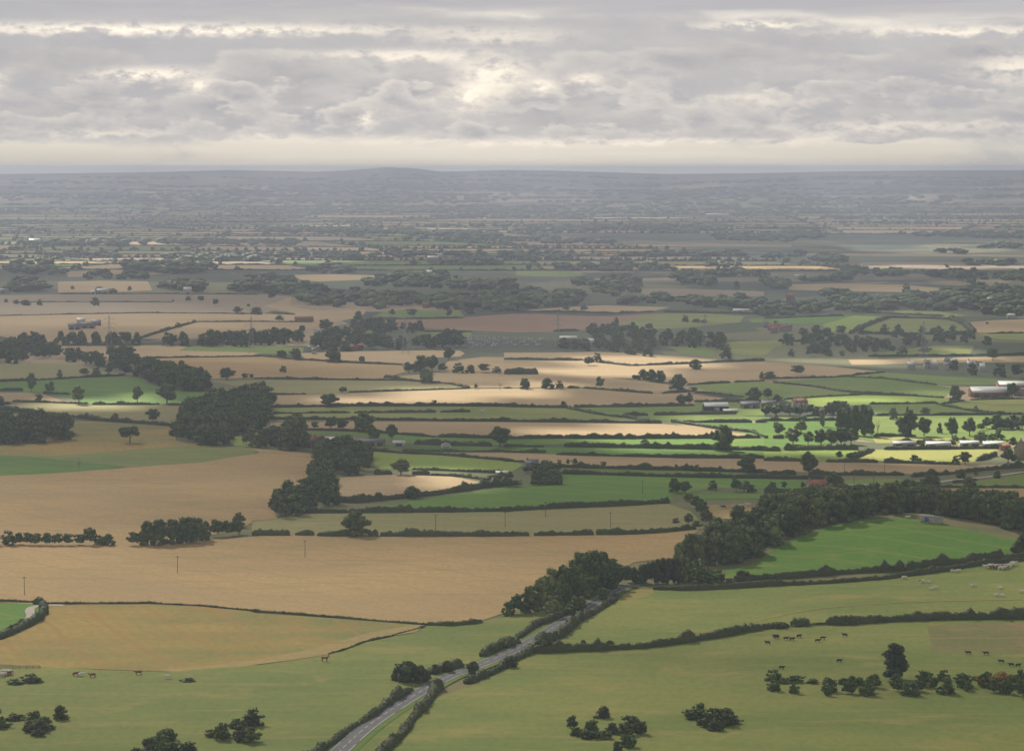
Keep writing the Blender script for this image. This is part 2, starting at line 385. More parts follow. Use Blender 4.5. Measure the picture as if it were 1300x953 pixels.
def leaf(p, c):
    w = [.26, .17, .16, .11, .10, .14, .04, .02]
    k = fr.choices(range(8), w)[0]
    c2 = [a.lerp(c, .006) for a in p]
    far_fields.append((c2, k))
    if c.y > FARMIN + 250 and fr.random() < .14: far_woods.append([a.lerp(c, fr.uniform(.1, .5)) for a in p])
split(((-5200, 1900), (5000, 1500), (4600, 14400), (-4500, 14200)))
V, FV, C, M = [], [], [], []
for q, k in far_fields:
    zz = [hz_(a.x, a.y) + .20 for a in q]; b0 = len(V)
    V += [(a.x, a.y, z) for a, z in zip(q, zz)]; FV += [b0, b0 + 1, b0 + 2, b0 + 3]; C.append(4); M.append(k)
tag(link('farmland', mesh_np('farmland', np.array(V), FV, np.array(C, np.int32), FKINDS, M)), 'far patchwork of straw, green and brown fields fading into the haze', 'farmland', kind='structure')

# ------------------------------------------------------------------ the fields traced from the photograph, far to near
FIELDS = []
def fld(phrase, mat, s, **kw):
    poly = pts(s); FIELDS.append((phrase, mat, poly))
    o = link('field', sheet('field', [hit(*p) for p in poly], mat, **kw))
    tag(o, phrase, 'field', kind='structure')
# band y 340-460
fld('small pale strip behind barn', 'pale_stubble', 'I 290 228 500 222 740 226 762 270 600 278 290 280')
fld('far left straw strip', 'pale_stubble', 'I 330 176 640 164 830 186 700 196 340 204')
fld('far centre straw strip', 'pale_stubble', 'J 200 194 420 190 640 196 600 216 330 226 250 220')
fld('far green strip', 'meadow', 'K 60 172 300 170 420 192 300 204 60 196')
fld('far right long straw strip', 'pale_stubble', 'L 90 240 400 236 700 242 880 258 860 282 400 274 130 268')
fld('far centre right straw strip', 'grey_stubble', 'K 640 262 900 262 1300 276 1300 298 900 300 700 292')
fld('far thin straw line', 'pale_stubble', 'K 300 106 700 104 1250 116 1200 140 700 142 300 128')
fld('far right pale strip', 'grey_stubble', 'L 480 130 900 130 1300 150 1300 170 800 172 480 150')
fld('wide grey stubble field', 'grey_stubble', 'P -60 374 I 0 295 400 290 900 288 1300 290 J 60 290 200 300 180 350 60 385 I 1200 386 700 382 0 395 P -60 400')
fld('pale wheat field with barn island', 'pale_stubble', 'P -60 400 I 0 396 700 384 1200 388 J 0 385 220 392 150 425 I 1300 424 975 426 690 512 270 545 0 500 P -60 430')
fld('wheat wedge by hedge corner', 'pale_stubble', 'I 700 512 980 430 1300 428 J 300 430 200 480 I 1300 480 900 515')
fld('pale field beside the wood', 'pale_stubble', 'J 200 300 190 350 300 368 570 368 560 390 500 412 400 432 180 482 0 432 100 388 215 388 60 350')
fld('green field before brown plough', 'meadow', 'J 600 405 650 380 760 366 1040 373 1060 402 700 412')
fld('reddish brown ploughed field', 'brown_soil', 'J 540 425 800 412 1060 404 1300 388 K 180 388 400 398 540 400 790 385 680 405 560 440 450 462 300 478 0 480 J 1300 480 900 462 600 445')
fld('straw lens before the wood', 'pale_stubble', 'K 110 370 300 354 500 345 830 355 740 375 560 382 300 378')
fld('olive field right of plough', 'olive_pasture', 'K 556 440 680 405 800 385 1000 386 1200 400 1180 430 1000 450 830 462 550 466')
fld('green strip among the trees', 'meadow', 'J 400 475 600 470 610 498 400 497')
fld('green strip by caravans', 'meadow', 'J 820 480 1100 478 1090 506 830 502')
fld('wide green field far right', 'bright_grass', 'P 950 405 L 0 408 200 402 440 397 290 442 150 442 0 432 P 955 410')
fld('lime field far right', 'lime_grass', 'L 290 442 445 397 592 401 430 482 330 475')
fld('five sided olive field', 'olive_pasture', 'L 466 478 560 435 640 410 800 412 960 425 1012 470 860 480 700 487')
fld('pinkish stubble far right', 'pale_stubble', 'L 1018 430 1150 420 1300 416 P 1360 404 P 1360 424 L 1300 482 1065 482')
fld('long olive strip behind', 'olive_pasture', 'L 540 378 700 372 870 376 1020 396 900 406 640 388')
fld('olive glade right of centre', 'olive_pasture', 'L 500 592 700 566 850 548 1052 548 1030 590 850 596 700 592')
fld('olive patch among trees', 'olive_pasture', 'K 1080 535 1180 524 1300 525 L 280 500 300 530 60 550 0 600 K 1150 592')
fld('small green glade', 'meadow', 'K 820 552 1050 550 1055 604 900 590')
fld('olive corner far right', 'olive_pasture', 'L 1060 488 1300 486 P 1360 424 P 1360 436 L 1300 524 1150 510')
fld('straw strip behind the houses', 'pale_stubble', 'L 420 618 800 612 1300 600 P 1360 452 P 1360 462 H 1300 78 900 82 440 92')
fld('straw field left of the wood', 'pale_stubble', 'I 265 545 850 545 950 552 920 600 700 622 270 590')
fld('thin dull green field', 'meadow', 'I 880 578 940 551 1300 551 J 260 556 250 590 0 588 I 1100 590')
fld('straw field beyond dark copse', 'pale_stubble', 'E 280 0 600 -10 860 20 1280 30 1300 42 700 58 450 40')
fld('straw strip before caravans', 'pale_stubble', 'J 240 585 560 575 900 570 1040 572 1064 586 1040 602 850 610 F 860 90 560 74 260 60')
fld('straw wedge by hedge trees', 'pale_stubble', 'F 985 72 1150 52 1300 54 G 0 62 0 134 F 1300 132 990 122 940 100')
fld('long straw strip', 'pale_stubble', 'G 0 30 250 30 450 26 600 30 900 50 1100 70 900 86 640 94 480 80 250 60 0 60')
fld('olive pasture far left', 'dry_pasture', 'P -60 462 E 0 86 200 84 400 90 460 112 620 142 400 155 250 165 0 176 P -60 485')
fld('bright green field behind oaks', 'bright_grass', 'P -60 486 E 0 180 250 168 500 155 680 148 740 190 900 220 1030 228 1030 260 930 288 700 284 440 288 350 255 210 236 0 222 P -60 495')
fld('small pink stubble patch', 'pale_stubble', 'P -60 500 E 0 232 120 230 215 236 315 272 200 276 60 276 0 270')
fld('pale lime strip', 'dry_pasture', 'P -60 514 E 0 300 50 290 200 282 450 292 920 296 930 320 870 395 700 380 500 372 330 355 120 322 0 315 P -60 518')
fld('straw field right of copse', 'ripe_wheat', 'E 690 60 1000 46 1300 46 F 0 46 250 68 500 84 750 94 770 125 660 158 400 164 0 158 E 1300 155 1040 162 900 130 760 70')
fld('olive straw strip', 'dry_pasture', 'E 1030 170 1300 168 F 0 170 400 170 770 172 1000 192 1080 208 800 218 400 236 100 240 60 170 E 1200 200')
fld('curved bright straw field', 'pale_stubble', 'F 730 148 980 126 1300 132 G 0 138 500 152 820 190 860 222 740 232 550 218 400 206 0 206 F 1090 206 830 175')
fld('wide straw field with lone trees', 'pale_stubble', 'G 0 68 380 72 620 98 900 90 1300 76 H 0 76 300 96 450 112 570 125 400 148 60 168 G 1130 180 900 190 850 182 640 160 0 138')
fld('long pink straw strip', 'pale_stubble', 'F 95 245 400 236 1090 212 1300 210 G 0 210 400 210 750 238 900 232 1100 258 950 292 350 300 0 296 F 900 292 300 298 110 302')
fld('green strip with white cow', 'olive_pasture', 'F 95 308 500 302 1300 302 G 0 304 300 310 420 330 580 355 780 384 400 376 0 370 F 1300 370 500 362 90 360')
fld('green field before black barn', 'meadow', 'G 330 306 700 302 940 298 960 278 1300 276 H 0 285 0 370 G 1300 345 700 345 580 352')
fld('lime field behind poplars', 'lime_grass', 'H 95 266 250 250 560 237 920 260 1010 275 870 290 530 290 300 300 200 300')
fld('green field top right', 'meadow', 'G 920 196 1130 182 1300 176 H 0 176 150 195 320 220 560 236 400 240 100 262 0 266 G 1240 274 1100 240')
fld('dull green field top right', 'meadow', 'H 60 175 400 152 700 165 870 195 960 210 900 254 700 246 350 224 200 195')
fld('long green field top right', 'meadow', 'H 400 150 600 130 900 150 1300 168 1190 190 880 192 700 172')
fld('pale green field right', 'olive_pasture', 'H 870 290 1000 270 1300 262 P 1360 506 P 1360 527 H 1300 338 1100 332 1000 315')
fld('lit meadow behind dark firs', 'meadow', 'H 530 292 870 290 1000 318 1110 334 700 345 560 345')
fld('green stripe below black barn', 'meadow', 'G 600 348 850 342 1300 350 H 0 352 370 352 370 372 0 370 G 840 375 700 360')
fld('pink stubble lens', 'pale_stubble', 'F 90 382 500 376 1300 378 G 0 378 780 386 950 402 1100 420 1270 445 900 452 600 455 0 452 F 1300 452 930 446 620 425 90 415')
fld('brilliant green field', 'bright_grass', 'G 830 380 1300 382 H 0 374 360 372 370 480 100 510 0 512 G 1300 500 1290 455 1100 412')
fld('green strip below lens', 'bright_grass', 'F 130 428 350 424 500 428 900 454 1300 464 G 0 464 600 464 1000 462 1300 460 G 1300 500 900 495 300 490 0 494 F 1300 494 800 488 500 440')
fld('straight green strip', 'bright_grass', 'F 570 500 1000 496 1300 502 G 0 502 300 506 900 512 1300 522 H 0 522 470 515 G 1300 556 900 552 260 542 0 535 F 1300 530 800 515')
fld('long pink stubble strip', 'pale_stubble', 'F 950 532 1300 530 G 0 530 260 540 900 560 1300 562 H 0 572 300 576 700 586 1000 592 1300 590 P 1360 590 P 1360 596 H 1300 612 900 640 700 636 0 624 G 1300 622 900 612 350 602 100 576 F 1150 560')
fld('yellow green triangle', 'lime_grass', 'F 565 524 750 532 950 545 1150 560 1300 575 G 100 590 40 625 F 1300 625 1000 618 620 612')
fld('yellow green lit field', 'yellow_crop', 'H 475 562 550 516 800 512 1170 514 1160 540 1050 578 900 582 600 574')
fld('pale lime field by tall oak', 'lime_grass', 'H 0 524 200 520 480 516 450 562 300 576 0 568 G 1300 560')
fld('green land behind greenhouses', 'meadow', 'H 560 348 1120 335 1300 342 P 1360 527 P 1360 560 H 1300 495 900 480 560 480 370 440 370 380')
fld('yellow bank by greenhouses', 'yellow_crop', 'H 540 455 750 450 950 460 960 480 560 484')
fld('half moon stubble field', 'pale_stubble', 'F 375 735 400 690 440 655 560 646 700 642 1000 650 1160 680 1000 705 760 750 540 760')
fld('dark green field', 'bright_grass', 'F 650 800 820 770 1000 740 1300 700 G 0 702 160 690 310 640 600 642 1000 655 1300 664 H 0 664 G 900 736 830 742 860 775 740 785 400 800 200 808 F 1300 825 900 812')
fld('thin green strip by road', 'meadow', 'G 270 606 900 620 1300 634 H 0 644 300 660 0 662 G 1300 658 700 646 280 632')
fld('green strip left of red roof', 'bright_grass', 'H 0 662 210 672 215 712 0 712 G 1200 712 900 705')
fld('green strip below red roof', 'bright_grass', 'G 870 738 1300 732 H 0 734 300 736 270 768 100 778 0 770 G 1300 762 1000 765')
fld('green field right edge', 'meadow', 'H 860 704 1060 672 1180 655 1300 636 P 1360 600 P 1360 620 H 1300 706')
fld('green verge strip right', 'meadow', 'H 390 668 600 660 790 668 780 684 600 690 400 688')
fld('brown stubble right edge', 'ripe_wheat', 'H 660 700 1000 708 1300 708 P 1360 620 P 1360 650 H 1300 800 1100 770 900 730 800 770 700 740')
fld('cattle pasture', 'gold_edge', 'G 930 800 1060 790 1300 798 H 0 800 60 830 0 860 G 1200 862 1080 862 1000 830')
# left half, nearer
fld('golden stubble with lone oak', 'gold_grass', 'P -60 518 E 0 330 200 345 250 366 500 376 870 402 880 470 1060 500 700 514 300 546 0 552 P -60 578')
fld('tiny lime glade', 'lime_grass', 'E 1125 468 1180 450 1295 428 F 60 440 30 500 E 1240 500 1180 496')
fld('olive strip below lone oak', 'olive_pasture', 'P -60 577 E 0 540 280 546 700 512 900 500 1200 500 1300 514 F 0 540 E 1000 590 640 606 300 574 0 552')
fld('bright green left edge', 'bright_grass', 'P -60 574 E 0 544 150 552 300 568 640 600 500 618 380 628 200 640 0 652 P -60 610')
fld('broad left wheat field', 'ripe_wheat', 'P -60 610 E 0 646 200 638 380 626 640 606 1000 580 1300 532 F 0 510 130 518 290 535 350 570 340 590 280 640 260 720 120 735 100 810 130 860 60 868 0 870 B 0 90 A 1200 130 700 215 0 215 P -60 698')
fld('olive dry pasture', 'dry_pasture', 'F 130 862 0 875 B 0 90 0 155 600 158 1300 160 C 0 160 470 154 800 142 1000 122 960 60 930 35 820 0 G 740 786 500 798 250 810 0 822 F 1300 824 600 830 230 832')
fld('big central wheat field', 'ripe_wheat', 'P -60 692 A 0 205 420 208 700 205 1300 160 B 0 153 600 160 1300 162 C 125 158 470 155 800 142 980 126 900 190 840 270 650 290 500 380 200 500 0 545 B 1120 592 880 602 700 592 400 566 0 540 A 1300 536 1000 510 750 496 500 500 215 502 0 490 P -60 760')
fld('gold and olive field', 'gold_grass', 'A 215 506 500 502 750 500 1000 512 1300 540 B 0 543 400 570 860 606 820 640 690 660 560 690 460 730 380 752 200 780 0 805 A 1300 802 1000 832 830 838 500 826 230 816 0 802 P -60 840 P -60 815 A 0 682 80 655 170 610 210 570')
fld('strip of gold stubble', 'gold_edge', 'B 800 605 865 608 820 640 690 660 560 690 460 730 380 752 200 780 0 805 A 1300 802 1000 834 830 838 800 825 1000 812 B 0 780 250 735 420 690 600 640')
fld('grassy field left of road', 'olive_pasture', 'P -60 842 A 0 804 500 828 830 840 1300 804 B 200 782 380 754 560 692 820 642 880 606 1120 594 1300 560 C 0 545 200 500 450 460 480 470 330 560 180 650 0 745 B 1100 835 950 890 P 500 985 P -60 985')
fld('small green paddock', 'bright_grass', 'P -60 765 A 0 492 205 500 210 515 200 575 150 600 60 645 0 670 P -60 812')
fld('pasture beside the road', 'olive_pasture', 'C 0 840 100 765 280 670 360 600 470 540 580 470 720 430 900 432 1300 416 D 0 414 300 398 600 380 900 340 1100 305 1300 290 P 1380 708 P 1380 795 D 1300 576 900 578 700 584 420 600 200 610 0 624 C 1300 632 1100 662 900 690 700 718 300 735 140 748')
fld('lower pasture with black cattle', 'olive_pasture', 'C 0 840 140 748 300 738 700 722 900 694 1100 666 1300 636 D 0 628 220 612 420 604 700 588 900 582 1300 578 P 1380 785 P 1380 985 P 440 985 P 520 900')
fld('green knoll', 'bright_grass', 'C 1100 378 1120 330 1250 300 D 0 262 60 222 120 188 200 158 300 122 400 96 500 80 620 72 720 70 800 84 900 102 1000 124 1100 145 1200 168 1300 186 P 1380 700 P 1380 706 D 1300 268 1100 290 900 310 700 335 520 345 260 350 100 372 0 375 C 1250 380')
fld('patch of ribbed rough grass', 'rough_grass', 'D 815 608 1000 600 1300 596 P 1380 792 P 1380 830 D 1300 744 1000 742 860 742 830 680')
fld('bracken corner by the road', 'gold_grass', 'C 590 455 640 435 680 425 745 428 745 445 700 465 600 475')
# worn path across the pasture, farm track
def ribbon(name, centre, width, mat, label, off=.36, step=6., cat=None, dash=None, shift=0.):
    P_ = [Vector((p[0], p[1])) for p in centre]; Q = [P_[0]]
    # Catmull-Rom through the survey points, resampled
    fine = []
    for i in range(len(P_) - 1):
        a, b_, c, d = P_[max(0, i - 1)], P_[i], P_[i + 1], P_[min(len(P_) - 1, i + 2)]
        k = max(2, int((c - b_).length / step))
        for j in range(k):
            t_ = j / k
            fine.append(.5 * ((2 * b_) + (c - a) * t_ + (2 * a - 5 * b_ + 4 * c - d) * t_ ** 2 + (3 * b_ - a - 3 * c + d) * t_ ** 3))
    fine.append(P_[-1]); L = []; acc = 0
    for i, p in enumerate(fine):
        a = fine[max(0, i - 1)]; b_ = fine[min(len(fine) - 1, i + 1)]; d = (b_ - a).normalized(); nn = Vector((-d.y, d.x))
        if i: acc += (p - fine[i - 1]).length
        c = p + nn * shift
        L.append((c + nn * width / 2, c - nn * width / 2, acc))
    V, FV = [], []
    for a, b_, _ in L:
        zz = max(hz_(a.x, a.y), hz_(b_.x, b_.y)) + off
        V += [(a.x, a.y, zz), (b_.x, b_.y, zz)]
    for i in range(len(L) - 1):
        if dash and (L[i][2] % dash[0]) > dash[1]: continue
        FV += [2 * i, 2 * i + 1, 2 * i + 3, 2 * i + 2]
    o = link(name, mesh_np(name, np.array(V), FV, 4, [mat])); tag(o, label, cat or name.replace('_', ' '), kind='structure'); return [tuple(p) for p in fine]
ribbon('path', [hit(*p) for p in pts('D -60 590 60 562 240 528 380 514 600 497 900 486 1300 478')], 1.6, 'gold_edge', 'worn straw coloured path across the upper pasture')
ribbon('farm_track', [hit(*p) for p in pts('A 140 592 150 575 155 555 148 535 165 516 230 506 320 508')], 4.2, 'track_stone', 'pale stone farm track curving beside the small green paddock')
ROAD = [hit(*p) for p in pts('P 400 985 P 470 920 C -330 890 -170 826 30 742 110 700 200 650 270 605 350 560 405 525 455 494 500 466 545 438 600 414 655 401 720 396')]
ribbon('verge', ROAD, 12, 'meadow', 'grass verge along both sides of the country road', off=.36)
ribbon('road', ROAD, 7.0, 'asphalt', 'two lane grey country road running diagonally down to the lower left', off=.42, cat='road')
ribbon('road_marking', ROAD, .42, 'road_paint', 'white line along the right hand edge of the road', off=.45, step=1.5, shift=-3.1, dash=(60, 52))
ribbon('road_marking', ROAD, .26, 'road_paint', 'white line along the left hand edge of the road', off=.45, step=1.5, shift=3.1)
ribbon('road_marking', ROAD, .35, 'road_paint', 'broken white line down the centre of the road', off=.45, step=1.5, dash=(9, 6))
ribbon('lane', [hit(*p) for p in pts('H 380 692 600 690 800 688 950 668 1100 655 1300 628')], 4, 'track_stone', 'narrow pale lane beyond the red roofed cottage', cat='lane')

# ------------------------------------------------------------------ foliage
def ico(sub):
    bm = bmesh.new(); bmesh.ops.create_icosphere(bm, subdivisions=sub, radius=1)
    V = np.array([v_.co[:] for v_ in bm.verts]); Fc = np.array([[v_.index for v_ in f.verts] for f in bm.faces]); bm.free(); return V, Fc
ICO1, ICO2 = ico(1), ico(2)
def leaf_quads(c, nrm, size):
    """c (n,3) centres, nrm (n,3) facing; returns V (4n,3)"""
    n = len(c); nrm = nrm + rng.normal(0, .55, (n, 3)); nrm /= np.linalg.norm(nrm, axis=1)[:, None]
    t_ = np.cross(nrm, rng.normal(0, 1, (n, 3))); t_ /= np.linalg.norm(t_, axis=1)[:, None]; b_ = np.cross(nrm, t_)
    s = (size * rng.uniform(.6, 1.3, n))[:, None]
    return np.stack([c - t_ * s - b_ * s * .55, c + t_ * s * .9 - b_ * s * .7, c + t_ * s + b_ * s * .6, c - t_ * s * .8 + b_ * s * .75], 1).reshape(-1, 3)
def blob(c, r, sub=ICO2, rough=.18):
    V, Fc = sub; k = 1 + rng.normal(0, rough, len(V)); return V * k[:, None] * np.asarray(r) + c, Fc
def lobes_for(kind):
    L = []
    if kind == 'broad':
        for k in range(26):
            d = rng.normal(0, 1, 3); d /= np.linalg.norm(d); d *= rng.uniform(.6, 1.05)
            r = rng.uniform(.09, .17); L.append(((d[0] * .36, d[1] * .36, .55 + d[2] * .30 + (.05 if d[2] > 0 else 0)), (r, r, r * rng.uniform(.65, .9))))
        L.append(((0, 0, .56), (.26, .26, .26)))
    elif kind == 'flat':
        for k in range(15):
            a = rng.uniform(0, 6.28); q = rng.uniform(.1, .38); r = rng.uniform(.11, .18)
            L.append(((q * math.cos(a), q * math.sin(a), rng.uniform(.48, .84) - q * .25), (r, r, r * .8)))
        L.append(((.02, 0, .60), (.2, .2, .16)))
    elif kind == 'wood':
        for k in range(30):
            a = rng.uniform(0, 6.28); z = rng.uniform(.08, .90); q = (.38 if z < .6 else .38 - (z - .6) * .85) * rng.uniform(.65, 1); r = rng.uniform(.09, .165)
            L.append(((q * math.cos(a), q * math.sin(a), z), (r, r, r * .8)))
        L.append(((0, 0, .45), (.27, .27, .36)))
    elif kind == 'tall':
        for k in range(18):
            z = .12 + .82 * (k + .5) / 18; q = .30 * math.sin(math.pi * min(1, .25 + z * .72)) * rng.uniform(.4, 1); a = rng.uniform(0, 6.28); r = rng.uniform(.12, .2)
            L.append(((q * math.cos(a), q * math.sin(a), z), (r, r, r * .55)))
        L.append(((0, 0, .5), (.22, .22, .36)))
    elif kind == 'cone':
        for k in range(20):
            z = .08 + .86 * k / 19; q = .34 * (1 - z) * rng.uniform(.6, 1); a = k * 2.4; r = .05 + .15 * (1 - z)
            L.append(((q * math.cos(a), q * math.sin(a), z), (r, r, .07)))
        L.append(((0, 0, .3), (.24, .24, .28))); L.append(((0, 0, .65), (.11, .11, .3)))
    else:   # shrub
        for k in range(12):
            a = rng.uniform(0, 6.28); q = rng.uniform(.05, .34); r = rng.uniform(.15, .24)
            L.append(((q * math.cos(a), q * math.sin(a), rng.uniform(.18, .80) - q * .5), (r, r, r * .95)))
        L.append(((0, 0, .3), (.32, .32, .34)))
    return L
def crown_arrays(kind, nleaf, sub=ICO2, lsize=.026, gap=1.):
    Vs, Fs, C, n = [], [], [], 0
    L = lobes_for(kind)
    for c, r in L:
        V, Fc = blob(np.array(c), np.array(r) * .80 * gap, sub); Vs.append(V); Fs.append((Fc + n).ravel()); C.append(np.full(len(Fc), 3)); n += len(V)
    per = max(1, nleaf // len(L))
    for c, r in L:
        d = rng.normal(0, 1, (per, 3)); d /= np.linalg.norm(d, axis=1)[:, None]
        p = np.array(c) + d * np.array(r) * rng.uniform(.80, 1.22, per)[:, None]
        ok = p[:, 2] > .01; p, d = p[ok], d[ok]
        V = leaf_quads(p, d, lsize); Vs.append(V); Fs.append(np.arange(len(V)) + n); C.append(np.full(len(V) // 4, 4)); n += len(V)
    return np.vstack(Vs), np.concatenate(Fs), np.concatenate(C).astype(np.int32)
LEAF = {'broad': 'oak_leaves', 'flat': 'oak_leaves', 'wood': 'oak_leaves', 'tall': 'oak_leaves', 'cone': 'dark_leaves', 'shrub': 'hedge_leaves'}
CROWN, TRUNK = {}, {}
def get_crown(kind, i, leafm):
    if kind == 'broad' and i == 3: kind = 'wood'
    key = (kind, i, leafm)
    if key not in CROWN:
        if (kind, i) not in CROWN: CROWN[(kind, i)] = crown_arrays(kind, 2600 if kind != 'shrub' else 1700, lsize=.024 if kind != 'shrub' else .034)
        V, Fc, C = CROWN[(kind, i)]; CROWN[key] = mesh_np('crown', V, Fc, C, [leafm])
    return CROWN[key]
def get_trunk(kind, mat='bark'):
    if kind not in TRUNK:
        b = MB()
        if kind == 'bare':
            def br(p, d, L_, r, dep):
                q = p + d * L_; b.tube(p, q, r, r * .62, 5 if dep > 1 else 7)
                if dep < 4:
                    for k in range(3 if dep else 4):
                        nd = (d + Vector(rng.normal(0, .42, 3)) + Vector((0, 0, .12))).normalized(); br(p.lerp(q, rng.uniform(.55, 1)), nd, L_ * rng.uniform(.5, .75), r * .55, dep + 1)
            br(Vector((0, 0, 0)), Vector((.02, 0, 1)), .36, .03, 0)
        else:
            top = {'broad': .5, 'flat': .5, 'wood': .5, 'tall': .6, 'cone': .8, 'shrub': .2}[kind]; r = .028 if kind != 'shrub' else .02
            b.tube((0, 0, -.01), (0, 0, .12), r * 1.5, r, 8); b.tube((0, 0, .12), (.01, 0, top), r, r * .5, 8)
            for k in range(6):
                a = k * 1.05 + .3; b.tube((0, 0, top * (.45 + .08 * k)), (.2 * math.cos(a), .2 * math.sin(a), top * (.45 + .08 * k) + .16), r * .5, r * .2, 5)
        TRUNK[kind] = b.mesh('trunk', mat if kind != 'bare' else 'dead_bark')
    return TRUNK[kind]

TREES = []      # dicts
def tree(px, py, w, h, kind='broad', leafm=None, phrase=None, wood=None, xy=None):
    """base point and size in picture units of the survey"""
    if xy is None: xy = hit(px, py)
    s = math.hypot(*xy) / F
    TREES.append(dict(px=px, py=py, x=xy[0], y=xy[1], w=w * s, h=h * s, hp=h, wp=w, kind=kind, leafm=leafm or LEAF.get(kind, 'oak_leaves'), phrase=phrase, wood=wood))
def trees(s, kind='broad', leafm=None, wood=None):
    """tile letter then groups of x, base y, height, width"""
    o, k, buf = (0, 0), 330 / 1300, []
    for w in s.split():
        if w in TILE: o, k = TILE[w], 330 / 1300
        elif w == 'P': o, k = (0, 0), 1.
        else:
            buf.append(float(w))
            if len(buf) == 4:
                x, y, h, wd = buf; tree(o[0] + x * k, o[1] + y * k, wd * k, h * k, kind, leafm, wood=wood); buf = []
def wood(s, spacing, hm, kind='wood', leafm=None, name=None, jit=.42, hv=.22, wr=.95):
    ph_ = rng.uniform(0, 6, 4)
    poly = [hit(*p) for p in pts(s)]
    x0, x1 = min(p[0] for p in poly), max(p[0] for p in poly); y0, y1 = min(p[1] for p in poly), max(p[1] for p in poly)
    for a in np.arange(x0, x1 + spacing, spacing):
        for b_ in np.arange(y0, y1 + spacing, spacing):
            p = (a + rng.uniform(-jit, jit) * spacing, b_ + rng.uniform(-jit, jit) * spacing)
            if not inside(p, poly): continue
            if spacing > 15.5 and math.sin(p[0] / 47 + ph_[0]) * math.sin(p[1] / 61 + ph_[1]) + .5 * math.sin(p[0] / 19 + ph_[2]) > .42: continue
            h = hm * (1 + rng.uniform(-hv, hv)); w = h * wr * rng.uniform(.85, 1.15)
            sc = F / p[1]; zz = hz_(*p); dd = (CAMZ - zz); pyy = HORIZ + F * dd / p[1]
            TREES.append(dict(px=CX + p[0] * sc, py=pyy, x=p[0], y=p[1], w=w, h=h, hp=h * sc, wp=w * sc, kind=kind, leafm=leafm or LEAF[kind], phrase=None, wood=name))
# lone trees and rows (x, base, height, width)
trees('B 520 158 134 165')
trees('E 650 482 96 108', 'flat')
trees('E 765 375 66 78 577 370 42 36 495 362 20 22 835 286 112 118 687 278 86 62 395 288 96 78 250 236 64 54 158 228 98 56 195 278 46 50 5 292 50 42')
trees('E 298 152 38 34 420 146 42 64 483 146 44 52 545 138 52 58 625 144 84 88 648 64 34 56 500 100 50 52 560 112 52 56 600 118 56 60')
trees('E 908 118 52 48 1135 166 62 94 1225 162 34 44 1258 160 28 26')
trees('F 155 128 36 40 455 232 36 48 385 300 70 108 912 292 30 32 845 135 96 90 900 122 86 76 953 128 50 58 785 132 58 62 1030 132 56 66 1090 132 44 56 1160 130 52 74 1222 132 36 52')
trees('F 870 182 76 76', leafm='pale_leaves')
trees('F 148 62 50 62 218 66 60 70 405 78 76 96 550 82 40 40 985 66 68 72 220 408 82 112 395 412 64 76 450 418 64 66 565 424 104 120 610 472 72 66 700 462 76 74 315 412 44 48 255 414 40 56 1120 212 30 24 1240 500 110 118 745 640 82 112 800 758 66 92')
trees('F 1240 218 62 40', 'bare')
trees('G 102 212 58 60 218 210 56 76 275 212 46 48 298 304 34 36 890 292 58 74 947 232 34 52 925 292 64 44 425 94 50 64 465 78 52 54 958 114 52 74 690 164 54 60 735 172 62 70 780 178 62 62 870 218 84 100 655 166 30 42')
trees('G 480 212 66 50 705 502 42 60', leafm='pale_leaves')
trees('G 1095 520 134 124 1250 274 74 94 1215 634 96 108 497 606 38 38 352 592 38 42 320 590 32 26 275 602 42 34 860 614 32 22 965 624 38 42 850 728 76 66 905 734 68 72 1042 716 54 52 1160 724 74 66 1200 726 60 80 1240 728 44 60 1290 162 40 30')
trees('G 985 846 90 80 960 812 70 60 1010 870 60 70 930 772 40 90 860 882 40 50 920 890 60 60 965 900 55 70')
trees('G 150 625 50 60 205 632 70 80 235 615 46 46 110 630 36 50 195 690 40 90 245 688 40 100 150 694 36 60 60 700 40 70 20 702 44 60')
trees('H 30 168 48 72 170 142 56 82 20 262 58 58 68 282 46 62 955 272 80 72 1240 256 80 72 995 248 30 34 1060 318 26 24 1118 334 18 22')
trees('H 293 402 92 46', 'tall', 'pale_leaves')
trees('H 330 340 66 64 365 342 74 70 400 330 60 56 230 340 56 90 130 345 60 90 60 345 66 100 180 345 60 90 265 345 50 60 10 346 60 60')
trees('H 380 438 132 62 420 440 140 70 455 444 150 78 500 446 156 84 530 440 130 60', 'tall')
trees('H 400 400 100 50 470 420 110 60', 'tall', 'pale_leaves')
trees('H 568 456 140 50', 'bare')
trees('H 645 364 62 56 735 450 140 90 690 448 100 70 800 448 102 86 940 456 104 76 1028 446 96 84 1165 412 78 90 1240 412 76 90 1290 416 80 90 1085 418 40 50 1200 415 60 60')
trees('H 808 342 42 66', 'flat')
trees('H 877 434 56 34 715 450 150 60', 'cone', 'dark_leaves')
trees('H 1085 486 66 76 1140 480 50 56', leafm='pale_leaves')
trees('H 1175 464 54 70 1240 504 56 68 1000 476 30 34 955 472 34 40 75 442 62 66 220 492 72 66 285 492 86 90 335 494 90 90 385 492 92 90 435 490 84 86 1220 580 76 80 1250 582 50 40 790 500 26 36')
trees("H 145 490 86 94 185 432 68 76 60 410 40 40", leafm="pale_leaves")
trees('H 225 642 126 104 375 562 44 46 435 562 36 60 750 578 42 50 780 578 24 30 1005 588 64 70 960 586 46 50 1165 658 42 40 985 658 50 56 1190 708 20 20 825 705 70 84 790 702 46 60 860 690 46 50 1020 708 60 72 1040 700 40 50 350 694 68 88 380 704 56 50 40 706 36 50 665 684 22 26 825 628 14 20 1060 640 20 20 1110 410 60 60')
trees('H 100 708 40 38 195 706 34 32', 'cone', 'dark_leaves')
trees('E 395 628 110 36', 'bare')
